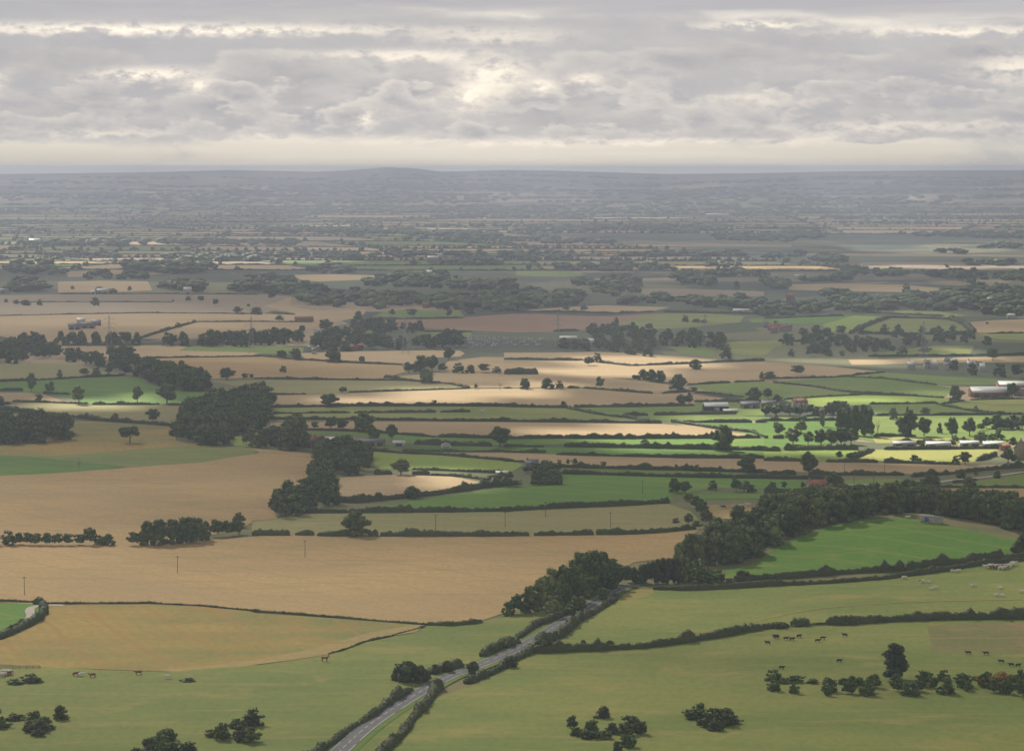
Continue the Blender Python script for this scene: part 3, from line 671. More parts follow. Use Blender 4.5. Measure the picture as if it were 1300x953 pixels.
trees('A 40 205 80 90 90 202 66 80 140 204 70 80 190 206 66 80 240 206 70 80 290 206 66 70 340 206 70 70 400 204 64 80 450 204 100 80 500 204 56 70 545 206 62 70 -40 206 80 90', 'wood', wood='row above the central wheat')
trees('A 668 206 76 84 740 204 124 110 800 204 132 120 860 198 126 110 930 194 136 130 985 188 128 110 1030 180 100 60 1080 162 96 90 1130 158 88 80 1165 154 80 60', 'wood', wood='dark clump at wheat field corner')
trees('A 1195 112 76 74 1195 150 70 60', 'broad')
trees('C 20 556 76 80 70 548 110 100 130 540 136 120 190 528 160 120 240 500 190 130 300 498 200 140 350 490 190 130 390 450 205 150 445 440 215 170 490 430 200 140 380 410 180 130 540 420 150 110 585 405 120 110 625 395 100 80 655 392 82 50 520 420 100 90 270 520 110 110 420 470 120 110 100 545 70 80', 'wood', wood='wood beside the country road')
trees('C 245 568 100 104', leafm='pale_leaves')
trees('C 370 548 96 110 330 556 60 80 498 492 74 70')
trees('C 685 400 108 62 705 394 116 66 728 398 122 66 750 392 120 70 772 398 126 70 796 394 128 70 820 398 130 72 845 394 124 52 868 398 130 60', 'tall', 'dark_leaves', wood='dark plantation beside the road bend')
trees('C 905 388 130 100 960 388 120 110 1020 392 90 110 1065 390 80 90 880 330 140 90 930 300 160 110 990 300 150 120 1050 300 140 120 1100 296 130 110 1160 290 130 110 910 250 100 80 960 230 110 90 1210 270 120 100 1260 262 110 100 1130 392 40 70', 'wood', wood='wood climbing the left side of the knoll')
wood('P 905 712 925 718 1000 686 1050 669 1100 658 1170 652 1232 662 1300 680 1370 690 1370 664 1300 656 1220 645 1150 640 1060 645 1000 655 950 668 905 690', 10, 13.5, name='long dark wood behind the green knoll')
wood('E 868 470 980 490 1120 506 1150 468 1290 432 F 60 425 100 310 60 250 E 1300 240 1080 275 950 340 890 400', 12, 13, name='oval wood between straw fields')
wood('P -60 563 E 0 496 180 486 345 470 362 430 200 412 0 420 P -60 548', 11, 15, name='dark copse at left edge')
wood('E 700 150 760 190 900 222 1032 224 1025 196 900 176 850 146 720 128', 12, 16, name='copse behind bright green field')
wood('F 105 820 130 866 220 860 232 832 445 792 380 726 440 652 600 640 592 592 562 540 430 510 320 520 350 575 290 650 275 735 140 760', 10, 11., name='winding wood by the farm')
wood('F 0 440 30 480 0 506 E 1240 506 1225 498', 9, 8, 'broad', 'pale_leaves', name='oval wood between straw fields')
wood('F 30 460 120 440 220 430 240 515 130 512 30 512', 12, 10, 'broad', name='winding wood by the farm')
wood('F 150 470 250 465 265 516 160 518', 12, 17, name='winding wood by the farm')
wood('G 40 690 140 640 305 645 300 690 140 692', 13, 8, name='copse by the low cottage')
wood('P -60 458 E 0 84 130 82 120 50 I 260 540 0 520 P -60 432', 17, 13, name='left wood beyond olive pasture')
wood('E 150 82 300 82 450 88 460 60 300 50 270 20 150 40', 16.5, 12, name='left wood beyond olive pasture')
wood('E 470 100 690 120 690 80 600 50 480 60', 18, 14, name='left wood beyond olive pasture')
wood('I 290 545 480 548 680 552 680 530 480 526 290 530', 16, 13, name='tree belt across the straw fields')
wood('I 800 548 1000 552 1300 552 J 260 560 310 545 270 520 0 515 I 1300 520 1000 518 820 530', 17, 14, name='tree belt across the straw fields')
wood('J 300 575 560 575 830 570 1060 560 1080 520 830 505 780 495 640 500 400 500 300 490', 20, 13, name='trees among the roadside houses')
wood('J 430 470 540 445 860 480 820 500 640 490', 22, 12, name='trees among the roadside houses')
wood('K 270 580 480 575 700 605 1000 610 1130 612 1100 530 900 500 560 470 400 478 370 520 300 540', 23, 12, name='broad wood right of centre')
wood('L 0 600 400 610 440 590 660 590 700 560 1000 540 1060 505 900 490 430 488 300 490 200 500 100 540 0 560', 25, 11, name='plantation below five sided field')
wood('L 1030 600 1130 620 1300 600 1300 560 1060 560', 18, 13, name='belt at right edge')
wood('H 500 140 700 130 900 135 1300 160 P 1360 484 P 1360 468 H 1300 120 1000 110 700 100 480 110', 22, 13, name='trees round the white houses')
# bottom edge
trees('D 650 880 192 190', 'tall', 'dark_leaves'); 
trees('D 45 885 76 96 160 890 50 110 100 895 44 90 250 895 36 100 330 900 30 80 400 900 44 80 480 902 50 100 540 900 56 80 800 885 70 100 900 882 68 84 985 882 50 90 1060 880 36 70 1120 876 56 60', 'wood', wood='belt along the bottom right')
wood('D -60 925 200 912 600 905 1000 905 1340 905 1400 960 -40 960', 9, 6.5, name='belt along the bottom right')
trees('D 1180 912 84 120 1100 912 70 100 1240 915 70 90', 'shrub', 'autumn_leaves'); trees('D 1240 590 28 28', 'shrub', 'rust_leaves')
trees('D 1280 900 80 60 1295 960 90 120', 'broad')
trees('B 770 890 124 150 850 888 100 120 720 880 70 80', 'shrub'); trees('B 920 850 60 60 980 840 66 60 1030 815 50 50 1100 850 76 80', 'shrub'); trees('A 150 890 56 130 70 900 40 100 940 886 30 100', 'shrub')
trees('D 410 602 44 120 185 608 46 90 80 620 44 100 1270 250 80 90 1290 230 90 80', 'shrub')
trees('C 1190 380 60 80 30 815 66 80 200 735 84 110 400 718 50 60 530 712 40 60', 'shrub')
trees('J 100 320 60 52 20 386 34 50 140 418 26 50 530 415 44 48 590 470 64 64 640 468 68 60 700 400 40 40 800 404 48 66 985 404 46 40 1090 400 50 60 835 470 54 56 510 455 44 50 370 470 60 90 250 480 40 40 30 390 40 50')
trees('I 30 335 24 26 80 345 30 40 130 345 28 60 200 345 32 34 475 345 42 50 362 270 24 26 648 270 22 26 865 330 14 18 943 328 30 34 1005 326 32 44 1078 346 38 40 1190 388 40 60 1243 352 16 26 1275 390 38 50 890 455 26 40 500 285 34 60 560 284 26 60')
trees('K 905 428 36 40 960 430 20 50 1000 432 18 40 560 440 40 30 550 455 30 60 400 374 30 50 310 372 24 50 725 470 40 44 1163 262 40 40 1060 236 26 24 690 124 8 10 410 136 26 40')
trees('L 710 280 50 44 805 590 44 80 690 590 44 60 1115 440 14 20 1145 620 60 70 60 450 30 40 380 480 30 50 260 490 50 60 190 490 36 40 915 156 20 30 1045 170 18 30 640 184 36 40')
# slope below the survey: scrub on the foot of the escarpment
for k in range(64):
    kc = ((40, 925), (200, 950), (780, 935), (900, 915), (300, 930))[k % 5]; x_ = kc[0] + rng.normal(0, 22); y_ = kc[1] + rng.normal(0, 7)
    tree(x_, y_, rng.uniform(16, 34), rng.uniform(12, 28), 'shrub', rng.choice(['hedge_leaves', 'oak_leaves', 'hedge_leaves']), wood='scrub along the foot of the slope')

# ---- far belts of woodland, one mass
FARW = ['J 190 352 420 352 560 366 780 368 860 345 1080 366 1300 380 1300 340 1000 325 700 300 430 290 330 275 200 330', 'J 860 360 1300 384 K 0 384 50 370 300 350 300 300 0 300 J 1000 300',
 'K 60 372 110 366 300 350 380 345 380 300 200 280 0 285', 'K 480 345 760 348 760 335 860 345 1000 360 1300 372 1300 330 960 315 740 318 560 325', 'L 0 400 380 385 560 378 800 372 1000 385 1300 408 1300 330 1000 330 800 350 600 330 300 335 0 345',
 'L 760 330 1300 330 1300 270 1060 265 900 290 700 300', 'L 240 305 430 320 560 350 600 330 430 290 330 285', 'I 400 222 570 210 560 190 420 192', 'I 600 216 740 222 720 186 620 190', 'I 740 262 1000 284 1020 246 900 238 780 236',
 'I 600 166 760 188 1040 188 1040 152 800 135 620 140', 'I 0 190 330 192 330 172 130 165 0 172', 'I 30 280 200 285 200 230 60 225', 'I 1100 275 1300 285 J 220 290 330 262 0 250 I 1190 240', 'J 0 245 220 245 220 215 0 205', 'J 160 290 330 300 330 255 200 262',
 'J 240 188 580 190 520 166 330 160', 'J 0 105 300 110 500 120 660 106 480 92 0 98', 'J 670 105 1100 112 1100 96 700 92', 'J 560 250 880 258 1300 290 1300 240 900 215 800 190 600 228', 'J 980 150 1240 148 1240 132 1000 130', 'J 750 235 1000 215 1000 190 850 190',
 'K 480 298 660 300 640 240 600 190 500 225', 'K 250 175 480 178 700 170 860 178 860 160 640 150 270 150', 'K 860 245 1030 248 1030 205 960 180 860 190', 'K 1005 160 1165 162 1165 140 1010 140', 'K 530 106 1200 106 1200 92 700 90', 'K 220 40 540 38 540 20 230 22', 'K 215 120 300 122 300 108 220 108', 'K 940 205 1300 215 1300 185 1040 180', 'K 0 110 90 110 90 90 0 92', 'K 380 265 480 290 480 240 300 240',
 'L 0 245 120 275 120 240 60 215 0 218', 'L 200 235 400 232 400 205 200 205', 'L 800 205 1000 215 1300 230 1300 205 1050 195 840 185', 'L 240 130 400 140 400 110 240 98', 'L 0 112 180 112 180 95 0 95', 'L 870 95 1020 96 1020 84 880 84', 'L 1000 145 1260 150 1260 128 1010 128', 'L 700 205 400 195 400 180 700 180', 'L 1060 60 1300 60 1300 45 1100 45',
 'I 320 105 600 110 560 90 340 90', 'I 80 145 260 150 260 130 90 128', 'I 940 110 1300 108 1200 92 1000 92', 'P 30 312 160 314 160 306 30 306', 'P 330 296 540 298 540 292 330 290', 'P 200 330 330 334 330 328 210 326', 'P 535 300 640 303 640 296 550 296', 'P 650 295 760 296 760 290 660 290', 'P 735 292 920 293 920 287 740 286', 'P 910 305 1010 308 1010 299 900 299', 'P 970 302 1040 304 1040 296 970 296', 'P 1160 300 1300 304 1300 297 1180 296']
for s_ in FARW:
    poly = [hit(*p) for p in pts(s_)]; cy_ = sum(p[1] for p in poly) / len(poly); sp_ = 16 + cy_ / 420.
    x0, x1 = min(p[0] for p in poly), max(p[0] for p in poly); y0, y1 = min(p[1] for p in poly), max(p[1] for p in poly)
    for a in np.arange(x0, x1, sp_):
        for b_ in np.arange(y0, y1 + 1, sp_ * 1.7):
            p = (a + rng.uniform(-.5, .5) * sp_, b_ + rng.uniform(-.8, .8) * sp_)
            if inside(p, poly) and rng.random() < .88: far_trees.append((p[0], p[1], rng.uniform(9, 16), 1))
for q in far_woods:
    qq = [(a.x, a.y) for a in q]; x0, x1 = min(p[0] for p in qq), max(p[0] for p in qq); y0, y1 = min(p[1] for p in qq), max(p[1] for p in qq); sp_ = 20 + y0 / 350.
    for a in np.arange(x0, x1, sp_):
        for b_ in np.arange(y0, y1, sp_ * 1.7):
            p = (a + rng.uniform(-.5, .5) * sp_, b_ + rng.uniform(-.8, .8) * sp_)
            if inside(p, qq): far_trees.append((p[0], p[1], rng.uniform(9, 15), 1))
# hill woods
for k in range(130):
    a = rng.uniform(-.19, .19); d = rng.uniform(12600, 18600); L_ = rng.uniform(200, 900)
    for j in range(int(L_ / 24)):
        far_trees.append((math.sin(a) * d + rng.uniform(-L_, L_), math.cos(a) * d + rng.uniform(-60, 60), rng.uniform(10, 17), 1))

# which trees stand as things of their own: the ones that show largest
TREES = [t_ for t_ in TREES if t_['h'] > 1.5]
order = sorted(range(len(TREES)), key=lambda i: -(TREES[i]['hp'] * (1.0 if TREES[i]['wood'] else 2.2) if TREES[i]['y'] < 3900 else 0))
OWN = set(order[:292])
ORD = ['first', 'second', 'third', 'fourth', 'fifth', 'sixth', 'seventh', 'eighth', 'ninth', 'tenth', 'eleventh', 'twelfth', 'thirteenth', 'fourteenth', 'fifteenth']
MARKS = [((452, 679), 'the round hedge oak'), ((1036, 620), 'the red roofed cottage'), ((1183, 662), 'the stone hut'), ((908, 522), 'the black barn'), ((1255, 500), 'the long pale barn'),
         ((100, 599), 'the dead tree'), ((139, 452), 'the left pylon'), ((319, 450), 'the second pylon'), ((514, 449), 'the centre pylon'), ((414, 560), 'the white roofed shed'), ((566, 567), 'the round white trailer'),
         ((1100, 552), 'the tall poplars'), ((1290, 580), 'the tan gabled house'), ((1190, 565), 'the greenhouses'), ((105, 415), 'the barn island'), ((165, 560), 'the lone oak'), ((635, 566), 'the centre oak'), ((918, 571), 'the tall field oak'), ((700, 783), 'the road'), ((1035, 700), 'the knoll'), ((800, 745), 'the road bend'), ((225, 720), 'the pole')]
def field_at(px, py, skip=0):
    for ph, mt, poly in reversed(FIELDS):
        if inside((px, py), poly): return ph
    return None
def place_phrase(px, py, me=None):
    f_ = field_at(px, py + .5)
    cand = sorted((math.hypot(px - m_[0][0], (py - m_[0][1]) * 1.6), m_) for m_ in MARKS if math.hypot(px - m_[0][0], py - m_[0][1]) > 6)
    (mx, my), nm = cand[0][1]
    rel = ('left of ' if px < mx else 'right of ') if abs(px - mx) > abs(py - my) else ('behind ' if py < my else 'in front of ')
    return f_, rel + nm
def size_word(h): return 'tall' if h > 22 else ('middling' if h > 12 else 'small')
KW = {'broad': 'round crowned tree', 'flat': 'flat topped tree', 'wood': 'dense crowned tree', 'tall': 'upright tree', 'cone': 'dark conifer', 'shrub': 'bushy shrub', 'bare': 'bare branched tree'}
CW = {'pale_leaves': 'pale green ', 'dark_leaves': 'dark ', 'autumn_leaves': 'yellow and orange ', 'rust_leaves': 'rust orange '}
def words(s): return len(s.split())
def settle_labels(items):
    """items: (object, label, x); repeats of one label are told apart by their order from the left"""
    by = {}
    for it in items: by.setdefault(it[1], []).append(it)
    for lab, L_ in by.items():
        if len(L_) == 1: L_[0][0]['label'] = lab; continue
        L_.sort(key=lambda i: i[2])
        for k, it in enumerate(L_): it[0]['label'] = (ORD[k] if k < len(ORD) else 'number %d' % (k + 1)) + ' from left, ' + lab
pend = []
NAMES = {'broad': 'broadleaf_tree', 'flat': 'broadleaf_tree', 'wood': 'woodland_tree', 'tall': 'poplar_tree', 'cone': 'conifer_tree', 'shrub': 'shrub', 'bare': 'bare_tree'}
SPECIAL = {(452, 680): 'large round dark oak standing in the hedge below the dry pasture', (165, 562): 'lone flat topped oak on a bare trunk in the golden stubble',
           (100, 599): 'grey dead leafless tree at the edge of the left wheat field', (1135, 863): 'largest dark upright tree at the bottom right, before the cattle pasture',
           (635, 567): 'large round oak alone in the hedge at the centre of the photo', (918, 572): 'tall round field oak standing against the lit green strip'}
big = []
for i, d in enumerate(TREES):
    if i not in OWN: big.append(d); continue
    nm = NAMES[d['kind']]; cat = 'shrub' if d['kind'] == 'shrub' else 'tree'
    root = link(nm, None, None, (d['x'], d['y'], hz_(d['x'], d['y']) - .1), rng.uniform(0, 6.28))
    if d['kind'] in ('broad', 'wood') and rng.random() < .22 and d['leafm'] == 'oak_leaves': d['leafm'] = 'mid_leaves'
    root.scale = (d['w'], d['w'], d['h'])
    tr = link('stem' if cat == 'shrub' else 'trunk', get_trunk(d['kind']), root)
    if d['kind'] != 'bare': cr = link('foliage' if cat == 'shrub' else 'crown', get_crown(d['kind'], int(rng.integers(0, 4)), d['leafm']), root)
    root['category'] = cat
    spl = next((v_ for k_, v_ in SPECIAL.items() if math.hypot(d['px'] - k_[0], d['py'] - k_[1]) < 3.5 and not d['wood'] and d['wp'] > 6), None)
    if spl: root['label'] = spl; continue
    if d['wood']:
        root['group'] = d['wood']; root['label'] = ('bushy green shrub in the ' if cat == 'shrub' else (('narrow upright dark tree' if d['kind'] == 'tall' else 'dark green tree') + ' in the ')) + d['wood']; continue
    f_, rel = place_phrase(d['px'], d['py'])
    a_ = size_word(d['hp']) + ' ' + ('' if d['kind'] in ('cone',) else CW.get(d['leafm'], '')) + KW[d['kind']]
    lab = a_ + (', by the ' + f_ if f_ else '') + ', ' + rel
    if words(lab) > 13: lab = a_ + ', ' + rel if not f_ else a_ + ' by the ' + f_
    pend.append((root, lab, d['px'])); root['group'] = 'field shrubs' if cat == 'shrub' else 'field and hedgerow trees'
settle_labels(pend)

def merge_trees(items, templates, name, mats, label, cat, zoff=-.2):
    Vs, Fs, Cs, Ms, n = [], [], [], [], 0
    for (x, y, w, h, mi) in items:
        V, Fc, C = templates[int(rng.integers(0, len(templates)))]
        a = rng.uniform(0, 6.28); c_, s_ = math.cos(a), math.sin(a)
        W = np.empty_like(V); W[:, 0] = (V[:, 0] * c_ - V[:, 1] * s_) * w + x; W[:, 1] = (V[:, 0] * s_ + V[:, 1] * c_) * w + y; W[:, 2] = V[:, 2] * h + zoff
        Vs.append(W); Fs.append(Fc + n); Cs.append(C); Ms.append(np.full(len(C), mi)); n += len(V)
    V = np.vstack(Vs); return V, np.concatenate(Fs), np.concatenate(Cs), np.concatenate(Ms)
mid_t = [crown_arrays(k_, 420, ICO1, .045) for k_ in ('broad', 'wood', 'broad', 'wood')]
def far_template():
    Vs, Fs, n = [], [], 0
    for k in range(7):
        c = np.array((rng.uniform(-.3, .3), rng.uniform(-.3, .3), rng.uniform(.22, .74))); r = np.array((rng.uniform(.15, .30),) * 2 + (rng.uniform(.16, .30),))
        V, Fc = blob(c, r, ICO2, .24); Vs.append(V); Fs.append((Fc + n).ravel()); n += len(V)
    Fa = np.concatenate(Fs); return np.vstack(Vs), Fa, np.full(len(Fa) // 3, 3, np.int32)
def far_template2():
    Vs, Fs, n = [], [], 0
    for k in range(2):
        V, Fc = blob(np.array((rng.uniform(-.2, .2), rng.uniform(-.2, .2), rng.uniform(.35, .6))), np.array((.42, .42, .38)), ICO1, .2); Vs.append(V); Fs.append((Fc + n).ravel()); n += len(V)
    Fa = np.concatenate(Fs); return np.vstack(Vs), Fa, np.full(len(Fa) // 3, 3, np.int32)
far_t = [far_template() for _ in range(6)]; far_t2 = [far_template2() for _ in range(6)]
parts_ = []
lm = ['oak_leaves', 'dark_leaves', 'pale_leaves', 'hedge_leaves']
it = [(d['x'], d['y'], d['w'], d['h'], lm.index(d['leafm']) if d['leafm'] in lm else 0) for d in big]
print('own trees', len(OWN), 'rest', len(it), 'far', len(far_trees))
parts_.append(merge_trees([i for i in it if i[1] < 5200], mid_t, '', None, '', ''))
keep = []
for tt_ in far_trees:
    x, y, h = tt_[:3]
    if abs(x) > y * .2 + 200: continue
    w_ = h * rng.uniform(.85, 1.35) * ((1.5 + y / 9000.) if len(tt_) > 3 else 1.)
    keep.append((x, y, w_, h, 0 if rng.random() < .7 else 1))
parts_.append(merge_trees([i for i in keep if i[1] < 7500] + [i for i in it if i[1] >= 5200], far_t, '', None, '', ''))
fa = [i for i in keep if i[1] >= 7500]
P3 = merge_trees(fa, far_t2, '', None, '', ''); zz = np.repeat(height([i[0] for i in fa], [i[1] for i in fa]), 1)
# lift the far ones onto the hills
V3 = P3[0]; V3[:, 2] += height(V3[:, 0], V3[:, 1]); parts_.append(P3)
n = 0; Vs, Fs, Cs, Ms = [], [], [], []
for V, Fc, C, M_ in parts_: Vs.append(V); Fs.append(Fc + n); Cs.append(C); Ms.append(M_); n += len(V)
tag(link('distant_trees', mesh_np('distant_trees', np.vstack(Vs), np.concatenate(Fs), np.concatenate(Cs), lm, np.concatenate(Ms))), 'far woods, copses and hedgerow trees fading blue towards the horizon', 'woodland', kind='stuff')

# ------------------------------------------------------------------ hedges
def hedge_arrays(P_, w, h, leaves=True, bump=.35):
    P_ = [Vector((p[0], p[1])) for p in P_]; Z0 = P_[0].y
    step = max(1.3, Z0 / 1100.); pt = []
    for i in range(len(P_) - 1):
        k = max(1, int((P_[i + 1] - P_[i]).length / step)); pt += [P_[i].lerp(P_[i + 1], j / k) for j in range(k)]
    pt.append(P_[-1]); n = len(pt); A = np.array([p[:] for p in pt])
    # gentle wander so that no hedge is ruled
    T = np.gradient(A, axis=0); T /= np.linalg.norm(T, axis=1)[:, None] + 1e-9; N = np.stack([-T[:, 1], T[:, 0]], 1)
    s = np.arange(n) * step; ph = rng.uniform(0, 6.28, 5)
    A = A + N * (.5 * np.sin(s / 23 + ph[0]) + .35 * np.sin(s / 9 + ph[1]))[:, None]
    h = h * .80; w = w * .80; g_ = 1 + .16 * np.sin(s / 17 + ph[2]) + .14 * np.sin(s / 6.3 + ph[3]) + .10 * np.sin(s / 41 + ph[4]) + rng.normal(0, .10, n)
    k = rng.random(n) < step / 19.; bmp = np.zeros(n)
    for j in np.where(k)[0]:
        wd = rng.uniform(1.2, 3.2); bmp = np.maximum(bmp, rng.uniform(.4, 1.9) * np.exp(-((s - s[j]) / wd) ** 2))
    g_ = g_ + bmp * bump; g_[0] *= .6; g_[-1] *= .6
    prof = [(-.5, 0), (-.56, .45), (-.38, .88), (0, 1.), (.38, .88), (.56, .45), (.5, 0)]
    Z = height(A[:, 0], A[:, 1]) - .05; V = np.zeros((n, 7, 3))
    for q, (a, b_) in enumerate(prof):
        ww = w * a * (1 + .5 * (g_ - 1)) + rng.normal(0, .10 * w, n) * (b_ > 0); V[:, q, :2] = A + N * ww[:, None]; V[:, q, 2] = Z + np.maximum(0, h * b_ * g_ * (1 + rng.normal(0, .07, n)))
    i, j = np.meshgrid(np.arange(n - 1), np.arange(6), indexing='ij'); a = (i * 7 + j).ravel(); Q = np.stack([a, a + 1, a + 8, a + 7], 1).ravel()
    Vs, Fs, m = [V.reshape(-1, 3)], [Q], n * 7
    caps = [np.arange(7), (n - 1) * 7 + np.arange(7)]
    C = [np.full(len(Q) // 4, 4)]
    for c in caps: Fs.append(c); C.append(np.array([7]))
    if leaves:
        dens, sz = ((16, .26) if Z0 < 1500 else (9, .34) if Z0 < 2300 else (4, .5)); nl = int(dens * s[-1])
        ii = rng.integers(0, n - 1, nl); jj = rng.integers(0, 6, nl); fu = rng.random(nl)[:, None]; fv = rng.random(nl)[:, None]
        p = (V[ii, jj] * (1 - fv) + V[ii, jj + 1] * fv) * (1 - fu) + (V[ii + 1, jj] * (1 - fv) + V[ii + 1, jj + 1] * fv) * fu
        c0 = np.column_stack([A[ii], Z[ii] + h * .4]); d = p - c0; L_ = np.linalg.norm(d, axis=1)[:, None] + 1e-6; d /= L_
        LV = leaf_quads(p + d * rng.uniform(-.1, .35, nl)[:, None], d, sz); Vs.append(LV); Fs.append(np.arange(len(LV)) + m); C.append(np.full(nl, 4))
    return np.vstack(Vs), np.concatenate(Fs), np.concatenate(C).astype(np.int32)
hpend = []
def hedge(s, h=2.6, w=2.6, bump=.35, look='dark'):
    P2 = pts(s); P_ = [hit(*p) for p in P2]; V, Fc, C = hedge_arrays(P_, w, h, bump=bump)
    o0 = np.array([P_[0][0], P_[0][1], hz_(*P_[0])]); me = mesh_np('hedge', V - o0, Fc, C, ['hedge_leaves']); o = link('hedge', me, None, tuple(o0)); o['category'] = 'hedge'
    k = len(P2) // 2; mx, my = (P2[k][0] + P2[k - 1][0]) / 2, (P2[k][1] + P2[k - 1][1]) / 2
    up = field_at(mx, my - 5) or field_at(mx, my - 9); dn = field_at(mx, my + 3) or field_at(mx, my + 7)
    hw_ = 'high bushy hedge' if h > 3.4 else ('low thin hedge' if h < 2 else 'dark hedge')
    if up and dn and up != dn: lab = f'{hw_} between {up} and {dn}'
    elif dn or up:
        lab = f'{hw_} across the {up or dn}' if up and dn else (f'{hw_} behind the {dn}' if dn else f'{hw_} in front of the {up}')
    else: lab = hw_ + ' ' + place_phrase(mx, my)[1]
    if words(lab) > 13: lab = f'{hw_} in front of the {up}'
    o['group'] = 'field hedges'; hpend.append((o, lab, mx))
H_ = hedge
H_('A -150 480 0 487 200 494', 1.0, 1.2); H_('A 215 501 500 497 750 494 1000 508 1300 536 B 0 538 400 566', .9, 1.3); H_('B 400 566 700 590 870 603', 1.1, 1.6); H_('B 870 604 1000 607 1100 597 1140 590', 2.2, 3); H_('B 865 612 700 660 560 692 440 735 380 750', .7, 1)
H_('A 212 508 212 545 195 580 150 605 60 645 0 672 -120 700', 2.8, 3.6); H_('A 165 500 190 500 215 505', 3, 3); H_('A 110 590 90 612 40 625', 1.6, 1.6)
H_('C 745 428 900 432 1100 424 1300 412 D 0 412 300 396 600 375 760 352 900 336 1100 302 1300 280 1500 268', 2.8, 3.4, .2)
H_('C 1150 384 1300 376 D 0 374 130 370 260 358 380 348 520 340 640 336 700 332', 3.4, 3, .7); H_('D 700 330 860 304 990 300 1090 284 1200 275', 4.2, 4, .6); H_('D 1200 275 1300 266 1500 252', 3.4, 3)
H_('C 140 745 300 737 500 730 700 720 900 692 1100 662 1200 640 1300 626 D 0 624 60 618 120 612', 3.6, 4, .5); H_('D 140 612 225 606', 3.8, 5); H_('D 230 604 310 600', 1, 1.4); H_('D 312 602 420 600 600 588 900 578 1300 572 1500 568', 4.0, 5, .4)
H_('C -190 898 -130 872 0 815 40 788', 3.2, 4); H_('C 40 788 150 732 210 698', 3.4, 5, .7); H_('C 212 696 270 670 350 604 430 560', 3, 3.6, .5); H_('C 430 558 490 520 545 492 575 466', 2.6, 3)
H_('C 0 722 70 692', 2.8, 4); H_('C 60 672 110 640 160 608 250 575 310 548', 2.6, 3.4, .6); H_('B 1150 765 1230 725 1300 692', 3.4, 3.6); H_('P 522 877 482 902 446 925 410 952 374 985', 2.6, 3, .6); H_('P 560 872 545 890 520 918 492 950 470 985', 2.8, 3.6, .6); H_('B 890 852 960 832 1040 812', 3.2, 5, .6)
H_('B 0 156 190 154', 3.2, 4); H_('B 215 155 310 155', 2.2, 3); H_('B 328 158 400 160 490 158', 3.4, 4, .7); H_('B 580 160 632 160', 2.8, 3); H_('B 642 160 900 162 1060 160 1300 160', 3.2, 4, .5); H_('C 0 158 125 158', 3, 3.4); H_('C 150 158 300 156 447 153', 3.2, 3.6); H_('C 460 152 620 150 800 142 960 126', 3, 3.4, .5)
H_('F 230 834 600 830 1000 827 1300 824 G 0 824 250 810 500 800 730 788 825 780', 3.8, 4, .5)
H_('F 380 775 520 780 750 758 930 740 1150 705 1300 690', 4, 4, .7); H_('F 1180 668 1300 650', 3.5, 3.5); H_('F 610 638 700 638', 3.6, 3); H_('F 800 640 890 640', 3.6, 3); H_('F 895 644 1050 650 1180 668', 2.6, 3); H_('F 800 614 1000 622 1200 630 1300 634', 1.8, 2)
H_('F 570 520 750 535 950 542 1150 560 1300 575 G 0 574 100 576', 2.4, 2.6); H_('F 750 522 1000 524 1300 526', 1.8, 2); H_('F 810 488 1000 494 1200 498', 3.6, 4); H_('G 0 500 200 502', 2.6, 3); H_('G 300 500 600 505 900 512 1300 520 H 0 522 80 522', 4, 4, .5)
H_('G 260 542 600 550 900 555 1300 557', 2.8, 3, .5); H_('H 0 570 190 574', 3, 3); H_('G 0 530 210 532', 2.6, 3)
H_('G 270 602 500 610 900 620 1300 632 H 0 640 160 640', 3.2, 3, .6); H_('G 290 636 700 648 1000 656 1300 658 H 0 660 300 662', 3.2, 3); H_('H 310 578 570 580', 3, 3); H_('H 598 580 800 586 980 592', 2.6, 3); H_('H 230 642 700 642', 3.4, 3); H_('H 740 652 900 640 1100 622 1300 605', 3.4, 3, .6)
H_('H 0 730 300 728', 4, 3); H_('H 100 518 300 516 470 516', 5, 5, .3); H_('H 600 516 900 514 1190 510', 2.8, 3); H_('H 0 522 82 522', 4.5, 4, .2); H_('H 45 460 100 460', 4.5, 4, .2); H_('H 0 458 20 458', 3.5, 3); H_('H 0 372 180 372 360 370', 3.4, 3); H_('H 1068 572 1160 545', 3, 3); H_('H 550 450 760 450', 3, 3, .8); H_('H 640 485 960 488', 3.6, 4, .8); H_('H 440 560 550 520', 3.4, 3)
H_('P -50 512 E 0 316 200 336 500 371 700 382 870 397', 3.4, 3.4, .5); H_('E 0 222 115 222', 3.4, 4); H_('E 215 236 350 240', 3, 3); H_('E 60 276 250 280 440 287', 2.2, 2.4); H_('E 460 292 800 290', 2.6, 3); H_('E 840 290 930 290', 2.4, 3); H_('P -50 486 E 0 175 250 166 400 156 620 145', 2.6, 2.6); H_('E 0 292 50 286', 3, 3)
H_('F 10 160 400 166 770 170 1000 190 1085 209', 2.2, 2.4); H_('F 90 240 270 240', 2.6, 2.6); H_('F 480 230 800 219 1080 211', 1.6, 1.8); H_('F 100 304 300 301 500 298 900 296 1300 299 G 0 300 320 306', 3, 3, .5); H_('F 665 155 740 160', 4, 4)
H_('G 350 304 700 301 950 296', 3, 3); H_('G 320 310 420 332 580 354', 2.4, 2.4); H_('G 590 350 690 372 780 384', 2.8, 3); H_('G 590 344 720 345', 2.4, 2.4); H_('G 750 344 950 340 1160 337', 2.8, 3); H_('F 100 336 490 332', 2.2, 2.4); H_('F 510 333 920 330', 2.8, 3); H_('F 940 329 1090 328', 2.6, 3)
